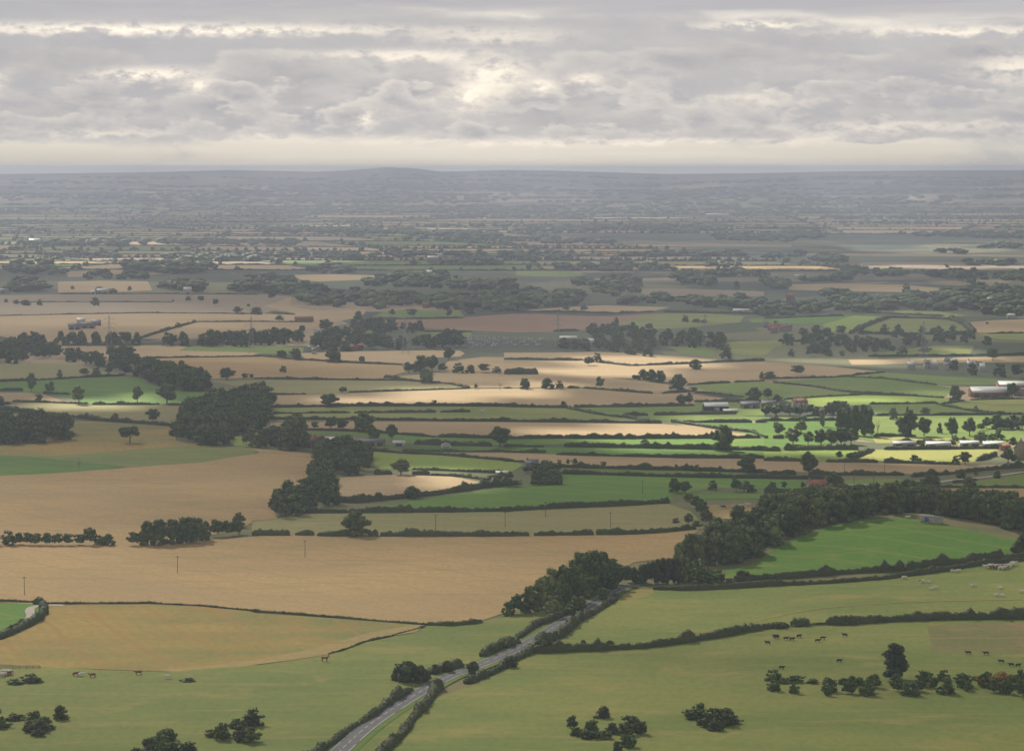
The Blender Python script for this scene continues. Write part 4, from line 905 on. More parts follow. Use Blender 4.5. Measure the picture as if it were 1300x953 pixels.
H_('F 90 363 500 366 900 371 1300 374', 2.8, 3); H_('G 0 374 400 380 780 384', 3, 3); H_('F 90 414 500 422 700 436 920 452', 2.2, 2.4); H_('F 930 452 1300 460 G 0 460 300 458', 2.8, 3); H_('G 300 458 600 461 1000 459 1280 456', 3.6, 3.4, .5); H_('G 840 376 1000 402 1250 432 1300 452', 2.6, 2.6); H_('G 890 380 1240 380', 3.2, 3.2); H_('G 1256 380 1300 380 H 0 374', 3.2, 3)
H_('F 10 46 250 67 500 82 750 93', 2.2, 2.4); H_('G 0 62 380 70', 2.2, 2.4); H_('G 475 78 650 97 900 86 1100 76 1300 71', 2.4, 2.6); H_('G 0 138 170 138', 6, 6, .6); H_('G 400 208 550 221 740 235', 2.4, 2.6); H_('G 790 235 930 226', 2.2, 2.4); H_('G 315 209 380 209', 2.4, 2.4); H_('G 0 210 40 210', 2, 2)
H_('G 920 192 1130 181', 2.2, 2.4); H_('G 1150 179 1300 173 H 0 173', 2, 2); H_('H 0 163 150 160 350 155 600 129', 2, 2.2); H_('G 960 230 1080 240 1200 256', 2, 2); H_('G 950 277 1240 277', 3, 3); H_('H 50 181 250 202 400 226 700 246 900 257', 2, 2.2); H_('H 400 151 600 161 860 193', 2, 2.2); H_('H 100 266 300 252 500 241 700 246', 2.2, 2.4)
H_('H 530 289 870 286', 2.2, 2.4); H_('H 870 291 1000 316 1120 331', 2.2, 2.4); H_('H 1030 267 1300 262', 2, 2.2); H_('H 560 347 1300 340', 2.4, 2.6); H_('H 880 291 1000 271', 2, 2.2); H_('H 860 707 1300 707', 1.8, 2); H_('H 950 682 1060 670', 1.8, 2); H_('H 0 766 90 768', 3.6, 4)
H_('P -50 402 I 0 398 700 384 1100 386 1300 390', 1.6, 2); H_('I 270 548 700 548', 2, 2.4); H_('I 700 512 840 468 980 429', 3, 3); H_('I 980 428 1300 428 J 300 430', 1.8, 2.2); H_('I 680 612 1000 606 1300 602', 2, 2.4); H_('J 100 388 215 392', 2.4, 2.6); H_('J 600 412 830 414 1060 410', 2.6, 3); H_('J 860 477 1100 479', 3, 3)
H_('K 250 477 370 472', 3, 3); H_('K 60 377 400 382 560 387 750 379', 3, 3.4); H_('K 800 380 1050 384 1300 392', 3, 3.4); H_('K 250 615 400 620', 2.6, 3); H_('L 430 487 520 445 620 407', 4.5, 5); H_('L 620 407 930 414', 3, 3.4, .6); H_('L 930 414 1000 440 1050 482', 5, 6); H_('L 0 413 200 405 400 399', 3, 3); H_('L 470 487 700 490 1000 492', 4, 4); H_('L 70 527 280 527', 4, 4); H_('L 520 602 900 602 1300 592', 3, 3); H_('L 510 383 640 388 900 402', 3, 3.4); H_('L 1120 488 1300 486', 2.4, 2.6)
H_('I 60 330 500 328 860 330', 1.6, 2); H_('I 300 290 760 288 1300 292', 2, 2.4)
settle_labels(hpend)
Vs, Fs, Cs, n = [], [], [], 0
for p, q, h in far_hedges:
    V, Fc, C = hedge_arrays([p, q], 3.0 + p.y / 4000, h + p.y / 8000., leaves=False); Vs.append(V); Fs.append(Fc + n); Cs.append(C); n += len(V)
tag(link('distant_hedges', mesh_np('distant_hedges', np.vstack(Vs), np.concatenate(Fs), np.concatenate(Cs), ['hedge_leaves'])), 'hundreds of thin dark hedges ruling the far farmland', 'hedges', kind='stuff')

# ------------------------------------------------------------------ buildings
def at(s):      # one surveyed point -> (x, y, z, metres per unit)
    (px, py), = pts(s); x, y = hit(px, py); return x, y, hz_(x, y), y / F, px, py
def gable(name, s, wpx, d, hw, hr, yaw, wall, roof, label, cat, group=None, chim=0, wins=0, doors=0, parts=True, doorm='wood_door', over=.35, winm='glass_dark', loc=None, w=None):
    x, y, z, k, px, py = at(s); w = w or wpx * k * (1. if s.strip()[0] == 'P' else 330 / 1300)
    r = link(name, None, None, (x, y, z), R(yaw)); r['label'] = label; r['category'] = cat
    if group: r['group'] = group
    b = MB(); V = [(-w / 2, -d / 2, -.3), (w / 2, -d / 2, -.3), (w / 2, d / 2, -.3), (-w / 2, d / 2, -.3), (-w / 2, -d / 2, hw), (w / 2, -d / 2, hw), (w / 2, d / 2, hw), (-w / 2, d / 2, hw), (-w / 2, 0, hw + hr - .05), (w / 2, 0, hw + hr - .05)]
    b.add(V, [(0, 1, 5, 4), (2, 3, 7, 6), (1, 2, 6, 9, 5), (3, 0, 4, 8, 7), (0, 3, 2, 1)]); link('wall', b.mesh('wall', wall), r)
    b = MB(); t_ = .22; sl_ = hr / (d / 2); e = over
    for sg in (-1, 1):
        yo, zo = sg * (d / 2 + e), hw - e * sl_
        V = [(-w / 2 - e, yo, zo), (w / 2 + e, yo, zo), (w / 2 + e, 0, hw + hr), (-w / 2 - e, 0, hw + hr)]
        V += [(a, b_, c + t_) for a, b_, c in V]; b.add(V, [(0, 1, 2, 3), (4, 7, 6, 5), (0, 4, 5, 1), (3, 2, 6, 7), (0, 3, 7, 4), (1, 5, 6, 2)])
    ro = link('roof', b.mesh('roof', roof), r)
    for c in range(chim):
        b = MB(); cx = (-w / 2 + .8) if c == 0 else (w / 2 - .8); b.box(cx - .45, cx + .45, -.35, .35, hw + hr - .6, hw + hr + 1.1); b.box(cx - .52, cx + .52, -.42, .42, hw + hr + 1.1, hw + hr + 1.22); link('chimney', b.mesh('chimney', 'brick_wall'), ro)
    nfl = 2 if hw > 4.2 else 1
    for fl in range(nfl if wins else 0):
        for c in range(wins):
            cx = -w / 2 + w * (c + .5) / wins; z0 = (1.0 if fl == 0 else 3.4) if hw > 2 else .7
            if doors and fl == 0 and c == wins // 2: continue
            b = MB(); b.box(cx - .5, cx + .5, -d / 2 - .03, -d / 2 + .05, z0, z0 + 1.1); wn = link('window', b.mesh('window', winm), r)
            b = MB(); b.box(cx - .62, cx + .62, -d / 2 - .10, -d / 2 - .031, z0 - .12, z0 - .002); link('sill', b.mesh('sill', 'concrete'), wn)
    for c in range(doors):
        cx = (-w / 2 + w * (wins // 2 + .5) / wins) if wins else (-w / 2 + w * (c + .5) / doors)
        dw = .5 if wins else min(2.2, w / doors * .32); b = MB(); b.box(cx - dw, cx + dw, -d / 2 - .04, -d / 2 + .04, 0, min(hw - .3, 2.1 if wins else 3.6)); link('door', b.mesh('door', doorm), r)
    return r
gable('cottage', 'H 262 716', 85, 7, 3.0, 3.4, 8, 'white_wall', 'red_tile', 'small white cottage with a bright red tiled roof behind the long wood', 'cottage', chim=1, wins=3, doors=1)
gable('cottage_wing', 'H 285 722', 34, 5, 2.4, 2.0, 98, 'white_wall', 'red_tile', 'low white wing with lean gable in front of the red roofed cottage', 'outbuilding', wins=1)
# stone hut on the knoll: flat lean-to roof, blue shutter
x, y, z, k, px, py = at('D 842 96'); r = link('stone_hut', None, None, (x, y + 3, z), R(-14)); r['label'] = 'small grey block hut with a blue shutter on top of the green knoll'; r['category'] = 'hut'
w, d = 11.2, 5.2; b = MB(); V = [(-w / 2, -d / 2, -1.2), (w / 2, -d / 2, -1.2), (w / 2, d / 2, -1.2), (-w / 2, d / 2, -1.2), (-w / 2, -d / 2, 4.2), (w / 2, -d / 2, 3.1), (w / 2, d / 2, 2.8), (-w / 2, d / 2, 3.9)]
b.add(V, [(0, 1, 5, 4), (1, 2, 6, 5), (2, 3, 7, 6), (3, 0, 4, 7), (4, 5, 6, 7), (0, 3, 2, 1)]); link('wall', b.mesh('wall', 'concrete'), r)
b = MB(); V = [(-w / 2 - .3, -d / 2 - .3, 4.22), (w / 2 + .3, -d / 2 - .3, 3.10), (w / 2 + .3, d / 2 + .3, 2.8), (-w / 2 - .3, d / 2 + .3, 3.92)]; V += [(a, c, e + .2) for a, c, e in V]
b.add(V, [(0, 3, 2, 1), (4, 5, 6, 7), (0, 1, 5, 4), (1, 2, 6, 5), (2, 3, 7, 6), (3, 0, 4, 7)]); link('roof', b.mesh('roof', 'grey_sheet'), r)
b = MB(); b.box(-3.4, -1.2, -d / 2 - .08, -d / 2 - .002, 1.0, 3.2); sh_ = link('shutter', b.mesh('shutter', 'blue_paint'), r); b = MB(); b.box(-3.6, -1.0, -d / 2 - .13, -d / 2 - .081, .75, .95); link('sill', b.mesh('sill', 'stone_wall'), sh_)
# farm on the left of centre
gable('farmhouse', 'F 292 502', 62, 8, 4.8, 3.2, -12, 'brick_wall', 'red_tile', 'brick farmhouse with red tiled roof at the edge of the winding wood', 'farmhouse', chim=2, wins=3, doors=1)
gable('shed', 'F 415 488', 92, 12, 3.6, 1.8, 3, 'grey_sheet', 'caravan_white', 'long shed with a bright white roof behind the winding wood', 'shed', doors=2)
gable('stone_barn', 'F 600 494', 128, 8, 2.8, 2.2, -2, 'stone_wall', 'slate', 'long low stone farm building with grey roof beside the white roofed shed', 'barn', doors=3)
gable('shed', 'F 505 492', 60, 7, 2.4, 1.6, 5, 'stone_wall', 'grey_sheet', 'small grey roofed shed between the white shed and stone barn', 'shed', doors=1)
gable('shed', 'F 735 496', 60, 8, 2.6, 1.4, 0, 'white_wall', 'caravan_white', 'small white shed right of the long stone barn', 'shed', doors=1)
gable('stone_cottage', 'G 140 606', 62, 7, 3.0, 2.8, 0, 'stone_wall', 'slate', 'low stone cottage with grey roof half hidden in a copse', 'cottage', chim=1, wins=3, doors=1)
gable('shed', 'F 1250 642', 60, 6, 1.8, 1.0, 2, 'white_wall', 'caravan_white', 'low white shed in the hedge beside the half moon field', 'shed', doors=1)
# black barn and its yard
gable('black_barn', 'G 1057 322', 120, 16, 4.6, 2.6, 4, 'dark_board', 'pale_sheet', 'black boarded barn with a pale sheet roof in the green fields', 'barn', doors=1, doorm='grey_sheet')
gable('shed', 'G 1130 328', 70, 8, 1.5, 1.2, 4, 'grey_sheet', 'pale_sheet', 'low pale roofed shed right in front of the black barn', 'shed', doors=2)
gable('barn', 'G 1225 306', 92, 14, 3.2, 2.4, 8, 'stone_wall', 'slate', 'grey roofed barn between the black barn and the farmyard trees', 'barn', doors=2)
gable('barn', 'H 22 302', 70, 13, 3.4, 2.4, -5, 'stone_wall', 'slate', 'second grey roofed barn, left of the red roofed farmhouse', 'barn', doors=1)
gable('farmhouse', 'H 178 302', 66, 9, 4.4, 3.0, 14, 'white_wall', 'red_tile', 'white farmhouse with red roof among dark trees right of the black barn', 'farmhouse', chim=2, wins=3, doors=1)
# big farm at upper right
gable('long_barn', 'H 1124 250', 190, 20, 4.6, 4.2, 3, 'brick_wall', 'pale_sheet', 'long barn with pale roof and pinkish walls at upper right', 'barn', doors=4)
gable('long_barn', 'H 1245 212', 150, 20, 4.2, 3.0, 0, 'brick_wall', 'pale_sheet', 'pale roofed barn at right edge behind the long pink walled barn', 'barn', doors=3)
gable('barn', 'H 1290 246', 60, 12, 4.0, 3.2, 60, 'stone_wall', 'slate', 'dark roofed farm building at right edge before the pale barns', 'barn', doors=1)
gable('gabled_house', 'H 1286 562', 60, 9, 8.5, 5.5, 74, 'stone_wall', 'slate', 'tall tan gabled house at the right edge by the yellow field', 'house', chim=1, wins=2, doors=1)
gable('shed', 'H 1205 520', 40, 6, 3, 2, 20, 'brick_wall', 'red_tile', 'small red roofed shed left of the tan gabled house', 'shed', doors=1)
for i, (s_, wpx, lab) in enumerate((('H 700 498', 116, 'greyish greenhouse at the left end of the greenhouse row'), ('H 870 500', 122, 'longest white roofed greenhouse in the row above the yellow field'), ('H 1026 496', 92, 'bright white roofed greenhouse, third in the row from left'), ('H 1143 500', 98, 'greyish greenhouse at the right end of the greenhouse row'))):
    gable('greenhouse', s_, wpx, 9, 2.2, 1.6, (-2, 1, 0, 2)[i], ('grey_sheet', 'white_wall', 'white_wall', 'grey_sheet')[i], ('grey_sheet', 'caravan_white', 'caravan_white', 'pale_sheet')[i], lab, 'greenhouse', 'greenhouses by the yellow field', doors=2)
# white barns in the straw upper left
gable('barn', 'I 515 288', 58, 14, 6, 3, 0, 'white_wall', 'caravan_white', 'white barn with white roof on the far left straw', 'barn', doors=2)
gable('barn', 'I 466 290', 22, 10, 4, 2, 0, 'white_wall', 'pale_sheet', 'small white barn just left of the white barn', 'barn', doors=1)
gable('barn', 'I 938 291', 38, 14, 8, 4, 10, 'white_wall', 'caravan_white', 'tall white barn at the end of the far left wood', 'barn', doors=1)
gable('barn', 'I 20 285', 40, 12, 5, 3, 0, 'white_wall', 'slate', 'pale barn at far left among trees', 'barn', doors=1)
# the dark farm island in the pale wheat
for s_, wpx, wl, rf, hw, lab in (('I 372 466', 60, 'grey_sheet', 'slate', 5, 'dark shed at the left end of the barn island'), ('I 405 446', 40, 'white_wall', 'caravan_white', 7, 'white roofed barn at the centre of the barn island'), ('I 440 460', 70, 'stone_wall', 'slate', 5, 'wide grey barn in the middle of the barn island'), ('I 482 446', 44, 'grey_sheet', 'grey_sheet', 5, 'small grey shed at the right end of the barn island')):
    gable('barn', s_, wpx, 12, hw, 3, 12, wl, rf, lab, 'barn', 'barns on the island in the wheat', doors=2)
trees('I 340 468 20 34 400 470 22 40 455 466 26 40 500 446 26 34 525 444 12 40', 'shrub') if False else None
# stack of straw and far sheds
gable('straw_stack', 'J 260 426', 92, 9, 5, 2, 0, 'brick_wall', 'brick_wall', 'long brown stack of bales in the pale field before the wood', 'stack')
gable('far_shed', 'J 892 190', 46, 12, 5, 3, 0, 'white_wall', 'caravan_white', 'white shed in the far woods just left of centre', 'shed')
gable('far_shed', 'J 925 108', 52, 16, 7, 3, 0, 'white_wall', 'pale_sheet', 'large pale shed in the hazy far fields', 'shed'); gable('far_shed', 'J 175 105', 30, 14, 6, 3, 0, 'white_wall', 'pale_sheet', 'hazy white shed far off, upper left of centre', 'shed')
gable('far_shed', 'J 905 135', 56, 14, 12, 4, 0, 'stone_wall', 'pale_sheet', 'tan shed in the hazy far fields below the large pale shed', 'shed')
gable('far_shed', 'P 911 277', 28, 30, 14, 5, 0, 'white_wall', 'caravan_white', 'very long white shed alone in the farthest haze', 'shed'); gable('far_shed', 'P 44 310', 14, 20, 10, 5, 0, 'white_wall', 'caravan_white', 'white shed in the hazy woods at upper left', 'shed')
gable('far_shed', 'L 1135 336', 36, 12, 6, 3, 0, 'white_wall', 'caravan_white', 'white shed beside pink houses at far right', 'shed'); gable('far_shed', 'L 175 213', 46, 12, 6, 2, 0, 'white_wall', 'pale_sheet', 'white shed left in the far right fields', 'shed')
gable('far_shed', 'K 1185 380', 80, 10, 3, 2, 0, 'white_wall', 'caravan_white', 'long white shed behind the olive field right of plough', 'shed'); gable('far_shed', 'K 435 550', 26, 8, 6, 3, 0, 'white_wall', 'caravan_white', 'small white shed before the broad wood right of centre', 'shed')
gable('far_shed', 'K 320 520', 86, 12, 3, 2, 0, 'stone_wall', 'pale_sheet', 'low pale shed left of the broad wood', 'shed'); gable('far_shed', 'K 455 238', 34, 12, 4, 2, 0, 'white_wall', 'pale_sheet', 'thin white shed in woods right of centre', 'shed')
gable('far_shed', 'L 1235 412', 36, 12, 5, 2, 0, 'white_wall', 'caravan_white', 'white shed behind the pinkish stubble at right', 'shed'); gable('far_shed', 'J 615 538', 14, 8, 4, 2, 0, 'white_wall', 'caravan_white', 'tiny white shed among trees left of the caravans', 'shed')
hs = []
def far_house(s, wpx, wl, rf, lab, grp, hw=5, yaw=None):
    return gable('far_house', s, wpx, 8, hw, 3.4, rng.uniform(-25, 25) if yaw is None else yaw, wl, rf, lab, 'house', grp, chim=1)
hp = []
for i, (xx, yy, ww) in enumerate(((870, 358, 30), (895, 345, 34), (918, 352, 26), (940, 332, 36), (960, 320, 30), (985, 330, 34), (1010, 345, 28), (1065, 325, 40), (1090, 318, 34), (1105, 330, 24), (1170, 362, 26), (1215, 372, 28), (1245, 366, 26))):
    hp.append((far_house(f'J {xx} {yy}', ww, ('brick_wall', 'stone_wall', 'white_wall')[i % 3], ('red_tile', 'red_tile', 'slate', 'red_tile')[i % 4], '', 'village houses'), ('red' if i % 4 != 2 else 'grey') + ' roofed village house at the foot of the central wood', xx))
for i, (xx, yy, ww) in enumerate(((1130, 292, 30), (1165, 298, 34), (1195, 300, 30), (1215, 298, 24), (1180, 334, 34), (1205, 336, 26), (1270, 314, 24), (600, 318, 40), (630, 320, 34), (575, 312, 24), (130, 314, 40))):
    hp.append((far_house(f'L {xx} {yy}', ww, ('brick_wall', 'stone_wall')[i % 2], 'red_tile' if i % 3 else 'slate', '', 'far houses'), 'pink walled house among the far right woods', xx))
for i, (xx, yy, ww) in enumerate(((10, 456, 26), (40, 470, 40), (70, 468, 26), (95, 476, 40), (125, 472, 30), (50, 484, 36))):
    hp.append((far_house(f'L {xx} {yy}', ww, 'stone_wall', ('slate', 'red_tile')[i % 2], '', 'farm houses'), 'pinkish farm building left of the lime field', xx))
for i, (xx, yy, ww) in enumerate(((465, 572, 44), (505, 570, 50), (535, 566, 36))):
    hp.append((far_house(f'J {xx} {yy}', ww, 'brick_wall', 'red_tile', '', 'roadside houses', 3.4), 'red roofed roadside house left of the centre pylon', xx))
for i, (xx, yy, ww) in enumerate(((295, 576, 26), (325, 500, 30), (355, 496, 30), (310, 588, 20))):
    hp.append((far_house(f'J {xx} {yy}', ww, 'white_wall', 'slate', '', 'roadside houses', 4), 'pale walled house by the lane left of centre', xx))
for i, (xx, yy, ww) in enumerate(((738, 112, 36), (815, 108, 26), (845, 110, 30), (918, 98, 26), (950, 100, 34), (925, 116, 36), (1030, 108, 24), (1070, 116, 30), (1090, 124, 24))):
    hp.append((far_house(f'H {xx} {yy}', ww, 'white_wall', ('pale_sheet', 'slate')[i % 2], '', 'white houses'), 'white walled house among trees at upper right', xx))
settle_labels(hp)
# caravans
def make_caravan():
    r = link('caravan', None); b = MB(); prof = [(-2.9, .5), (-3.1, 1.2), (-2.8, 2.5), (2.8, 2.6), (3.1, 1.4), (2.9, .5)]; n_ = len(prof)
    V = [(x_, y_, z_) for y_ in (-1.15, 1.15) for x_, z_ in prof]; b.add(V, [tuple(range(n_)), tuple(range(n_, 2 * n_))[::-1]] + [(i, (i + 1) % n_, n_ + (i + 1) % n_, n_ + i) for i in range(n_)]); link('body', b.mesh('body', 'caravan_white'), r)
    b = MB(); b.box(-1.9, -.5, -1.18, -1.152, 1.4, 2.1); link('window', b.mesh('window', 'glass_dark'), r); b = MB(); b.box(.6, 1.3, -1.18, -1.152, .6, 2.3); link('door', b.mesh('door', 'pale_sheet'), r)
    b = MB(); b.tube((0, -1.1, .35), (0, -.9, .35), .35, n=12); b.tube((0, .9, .35), (0, 1.1, .35), .35, n=12); link('wheel', b.mesh('wheel', 'dark_board'), r)
    return r
def copy_tree(o, parent=None):
    c = o.copy(); COL.objects.link(c); c.parent = parent
    for ch in o.children: copy_tree(ch, c)
    return c
proto = make_caravan(); cp_ = []; spots = []
for row, (y0, x0, x1, n_) in enumerate(((512, 900, 1300, 11), (524, 870, 1300, 12), (540, 850, 1300, 11), (552, 880, 1250, 8))):
    for i in range(n_): spots.append(('J', x0 + (x1 - x0) * i / n_ + rng.uniform(-8, 8), y0 + rng.uniform(-3, 3)))
for i in range(10): spots.append(('K', 10 + i * 20, 520 + (i % 3) * 14))
for i, (tl, a, b_) in enumerate(spots):
    o = proto if i == 0 else copy_tree(proto); x, y, z, *_ = at(f'{tl} {a} {b_}')
    o.location = (x, y, z); o.rotation_euler = (0, 0, rng.uniform(-.6, .6)); s_ = rng.uniform(.95, 1.15); o.scale = (s_, s_, s_)
    o['label'] = 'white caravan parked in rows between trees below the ploughed field'; o['category'] = 'caravan'; o['group'] = 'caravans on the camp site'
# round white trailer in the strip
x, y, z, *_ = at('F 970 510'); r = link('horse_trailer', None, None, (x, y, z), R(10)); r['label'] = 'small rounded white trailer with a red stripe, alone in the green strip'; r['category'] = 'trailer'
b = MB(); prof = [(-3.2, .8), (-3.6, 2.0), (-2.8, 3.6), (0, 4.3), (2.8, 3.6), (3.6, 2.0), (3.2, .8)]; n_ = len(prof); V = [(x_, y_, z_) for y_ in (-1.6, 1.6) for x_, z_ in prof]
b.add(V, [tuple(range(n_)), tuple(range(n_, 2 * n_))[::-1]] + [(i, (i + 1) % n_, n_ + (i + 1) % n_, n_ + i) for i in range(n_)]); link('body', b.mesh('body', 'caravan_white'), r)
b = MB(); b.box(-2.6, 2.6, -1.66, -1.602, 1.2, 1.8); link('stripe', b.mesh('stripe', 'red_tile'), r); b = MB(); b.tube((0, -1.6, .5), (0, -1.3, .5), .5, n=12); b.tube((0, 1.3, .5), (0, 1.6, .5), .5, n=12); link('wheel', b.mesh('wheel', 'dark_board'), r)

# ------------------------------------------------------------------ animals (one skinned body each)
def beast(name, mat, bulk=1., leg=1., neck=(.42, .28), head=.2, wool=False, mats=None):
    bm = bmesh.new(); sl = bm.verts.layers.skin.verify()
    def v_(p, r): q = bm.verts.new(p); q[sl].radius = (r, r); return q
    L = leg; hip = v_((-.75, 0, 1.05 * L), .34 * bulk); mid = v_((0, 0, 1.0 * L), .40 * bulk); sho = v_((.75, 0, 1.08 * L), .34 * bulk)
    rump = v_((-1.05, 0, 1.1 * L), .24 * bulk); nk = v_((1.1, 0, 1.08 * L + neck[1] * .4), .22 * bulk); hd = v_((1.1 + neck[0] * .6, 0, 1.08 * L + neck[1]), .16 * bulk); mz = v_((1.1 + neck[0] * .6 + head * 1.6, 0, 1.0 * L + neck[1] * .7), .10)
    tl = v_((-1.2, 0, .9 * L), .05); t2 = v_((-1.22, 0, .45 * L), .05)
    E = [(hip, mid), (mid, sho), (hip, rump), (sho, nk), (nk, hd), (hd, mz), (rump, tl), (tl, t2)]
    for sy in (-1, 1):
        a = v_((.72, sy * .26 * bulk, .78 * L), .15 * bulk); b_ = v_((.70, sy * .26 * bulk, .42 * L), .085); c = v_((.73, sy * .26 * bulk, .03), .07); E += [(sho, a), (a, b_), (b_, c)]
        a = v_((-.72, sy * .27 * bulk, .80 * L), .19 * bulk); b_ = v_((-.92, sy * .27 * bulk, .42 * L), .09); c = v_((-.80, sy * .27 * bulk, .03), .07); E += [(hip, a), (a, b_), (b_, c)]
        e = v_((1.1 + neck[0] * .5, sy * .2, 1.08 * L + neck[1] + .1), .05); E.append((hd, e))
    for p, q in E: bm.edges.new((p, q))
    mid[sl].use_root = True
    me = bpy.data.meshes.new(name); bm.to_mesh(me); bm.free(); o = bpy.data.objects.new(name, me); COL.objects.link(o)
    o.modifiers.new('s', 'SKIN'); sb = o.modifiers.new('u', 'SUBSURF'); sb.levels = 1
    dg = bpy.context.evaluated_depsgraph_get(); m2 = bpy.data.meshes.new_from_object(o.evaluated_get(dg)); bpy.data.objects.remove(o)
    m2.materials.clear()
    for mt in (mat if isinstance(mat, list) else [mat]): m2.materials.append(MATS[mt])
    return m2
m, t, b = newmat('cow_patched'); geo = t.node('ShaderNodeTexCoord'); nz = t.noise(geo.outputs['Object'], 1.3, 1., .3)
t.put(b.inputs['Base Color'], t.mix(t.ss(nz, .49, .51), (.68, .64, .58), (.24, .09, .045)))
BEAST = {'black': beast('cow', 'cow_black'), 'brown': beast('cow', 'cow_brown'), 'white': beast('cow', 'cow_white'), 'pale': beast('cow', 'hide_pale'), 'patched': beast('cow', 'cow_patched'),
         'horse': beast('horse', 'cow_brown', .85, 1.35, (.5, .75), .3), 'sheep': beast('sheep', 'wool', 1.15, .85, (.3, .1), .15)}
ap = []
def animals(s, kind, where, scale=1., group=None, lab=None):
    o, buf = (0, 0), []
    for p in pts(s):
        x, y = hit(*p); nm = 'sheep' if kind == 'sheep' else ('horse' if kind == 'horse' else 'cow')
        q = link(nm, BEAST[kind], None, (x, y, hz_(x, y) + .42 if False else hz_(x, y) + .2), rng.uniform(-.6, .6) + (math.pi if rng.random() < .5 else 0)); q.scale = (scale,) * 3
        q['category'] = nm; q['group'] = group or where; look = {'black': 'black', 'brown': 'reddish brown', 'white': 'white', 'pale': 'pale fawn', 'patched': 'brown and white', 'horse': 'brown', 'sheep': 'pale'}[kind]
        ap.append((q, lab or f'{look} {nm} {where}', p[0]))
animals('D 18 701 55 668 62 674 110 680 140 683 175 668 268 691 294 678 404 663 376 792 88 826 1186 795 1236 812 1110 754 1022 752 1270 815', 'black', 'grazing the lower right pasture', 1.0, 'black cattle in the lower pasture')
animals('A 380 860 462 866 692 853', 'brown', 'at the bottom left field edge', 1.2, 'cattle in the bottom left field'); animals('A 405 862 838 873', 'white', 'at the bottom left field edge', 1.1, 'cattle in the bottom left field')
animals('B 364 790', 'horse', '', 1.3, 'horses', 'brown horse standing alone beside the gold stubble strip')
animals('D 785 395 1112 322 1150 322 1200 326 1238 312', 'patched', 'in the herd under the top right hedge', 1.3, 'herd below the knoll hedge'); animals('D 1130 318 1165 320 1185 330 1245 306 1225 318', 'white', 'in the herd under the top right hedge', 1.4, 'herd below the knoll hedge'); animals('D 1140 326 1175 324 1210 324', 'brown', 'in the herd under the top right hedge', 1.3, 'herd below the knoll hedge')
animals('D 700 374 838 432 858 424 1046 414 1182 426 1162 462 1190 464 1290 446 944 342 970 340 825 396 718 72', 'sheep', 'on the upper right pasture', 1.15, 'sheep on the upper pasture')
animals('G 1080 806 1120 812 1145 800 1210 796 1240 800', 'pale', 'in the small cattle pasture', 1.25, 'cattle in the small pasture'); animals('G 1180 812 1098 810', 'black', 'in the small cattle pasture', 1.3, 'cattle in the small pasture'); animals('G 1222 800 1270 824 1268 816 1190 804 1258 826', 'white', 'in the small cattle pasture', 1.4, 'cattle in the small pasture')
animals('A 8 852 22 846 36 852 48 848 18 860 5 866', 'white', 'bunched in the bottom left corner', 1.2, 'bunched cattle'); animals('A 14 856 30 858 42 856', 'brown', 'bunched in the bottom left corner', 1.2, 'bunched cattle')
animals('F 1150 332', 'white', '', 1.9, 'cow alone', 'white cow alone in the long green strip at centre')
settle_labels(ap)
# gate and rail fence at bottom left
x, y, z, *_ = at('A 65 822'); r = link('rail_fence', None, None, (x, y, z)); r['label'] = 'grey rail fence in the bottom left corner above the bunched cattle'; r['category'] = 'fence'
b = MB()
for zz_ in (.45, .85, 1.25): b.box(-11, 11, -.05, .05, zz_, zz_ + .14)
link('rail', b.mesh('rail', 'fence_wood'), r)
pm = MB(); pm.box(-.09, .09, -.16, -.052, -.2, 1.5); pm = pm.mesh('post', 'fence_wood')
for i in range(9): link('post', pm, r, (-10.8 + i * 2.7, 0, 0))

# ------------------------------------------------------------------ poles and pylons
pb = MB(); pb.tube((0, 0, -.3), (0, 0, 9.0), .17, .12, 8); pole_m = pb.mesh('shaft', 'pole_wood'); ab = MB(); ab.box(-.9, .9, -.08, .08, 8.3, 8.5); arm_m = ab.mesh('crossarm', 'pole_wood')
im = MB()
for q in (-.8, 0, .8): im.tube((q, 0, 8.5), (q, 0, 8.75), .06, n=6)
ins_m = im.mesh('insulator', 'white_wall'); pp = []
for s_, wh in (('A 888 346', 'in the central wheat field, left of the watermark track'), ('A 122 454', ''), ('B 265 265', ''), ('B 918 130', ''), ('C 207 64', ''), ('C 5 115', ''), ('C 532 118', ''), ('G 693 738', ''), ('G 207 850', ''), ('H 402 625', ''), ('H 602 625', ''), ('H 548 686', ''), ('H 450 690', ''), ('E 1215 486', '')):
    x, y, z, k, px, py = at(s_); r = link('utility_pole', None, None, (x, y, z), rng.uniform(-.5, .5)); r['category'] = 'pole'; r['group'] = 'wooden utility poles across the fields'
    link('shaft', pole_m, r); a_ = link('crossarm', arm_m, r); link('insulator', ins_m, a_)
    f_, rel = place_phrase(px, py); pp.append((r, 'wooden pole' + (' in the ' + f_ if f_ else ', ' + rel), px))
settle_labels(pp)
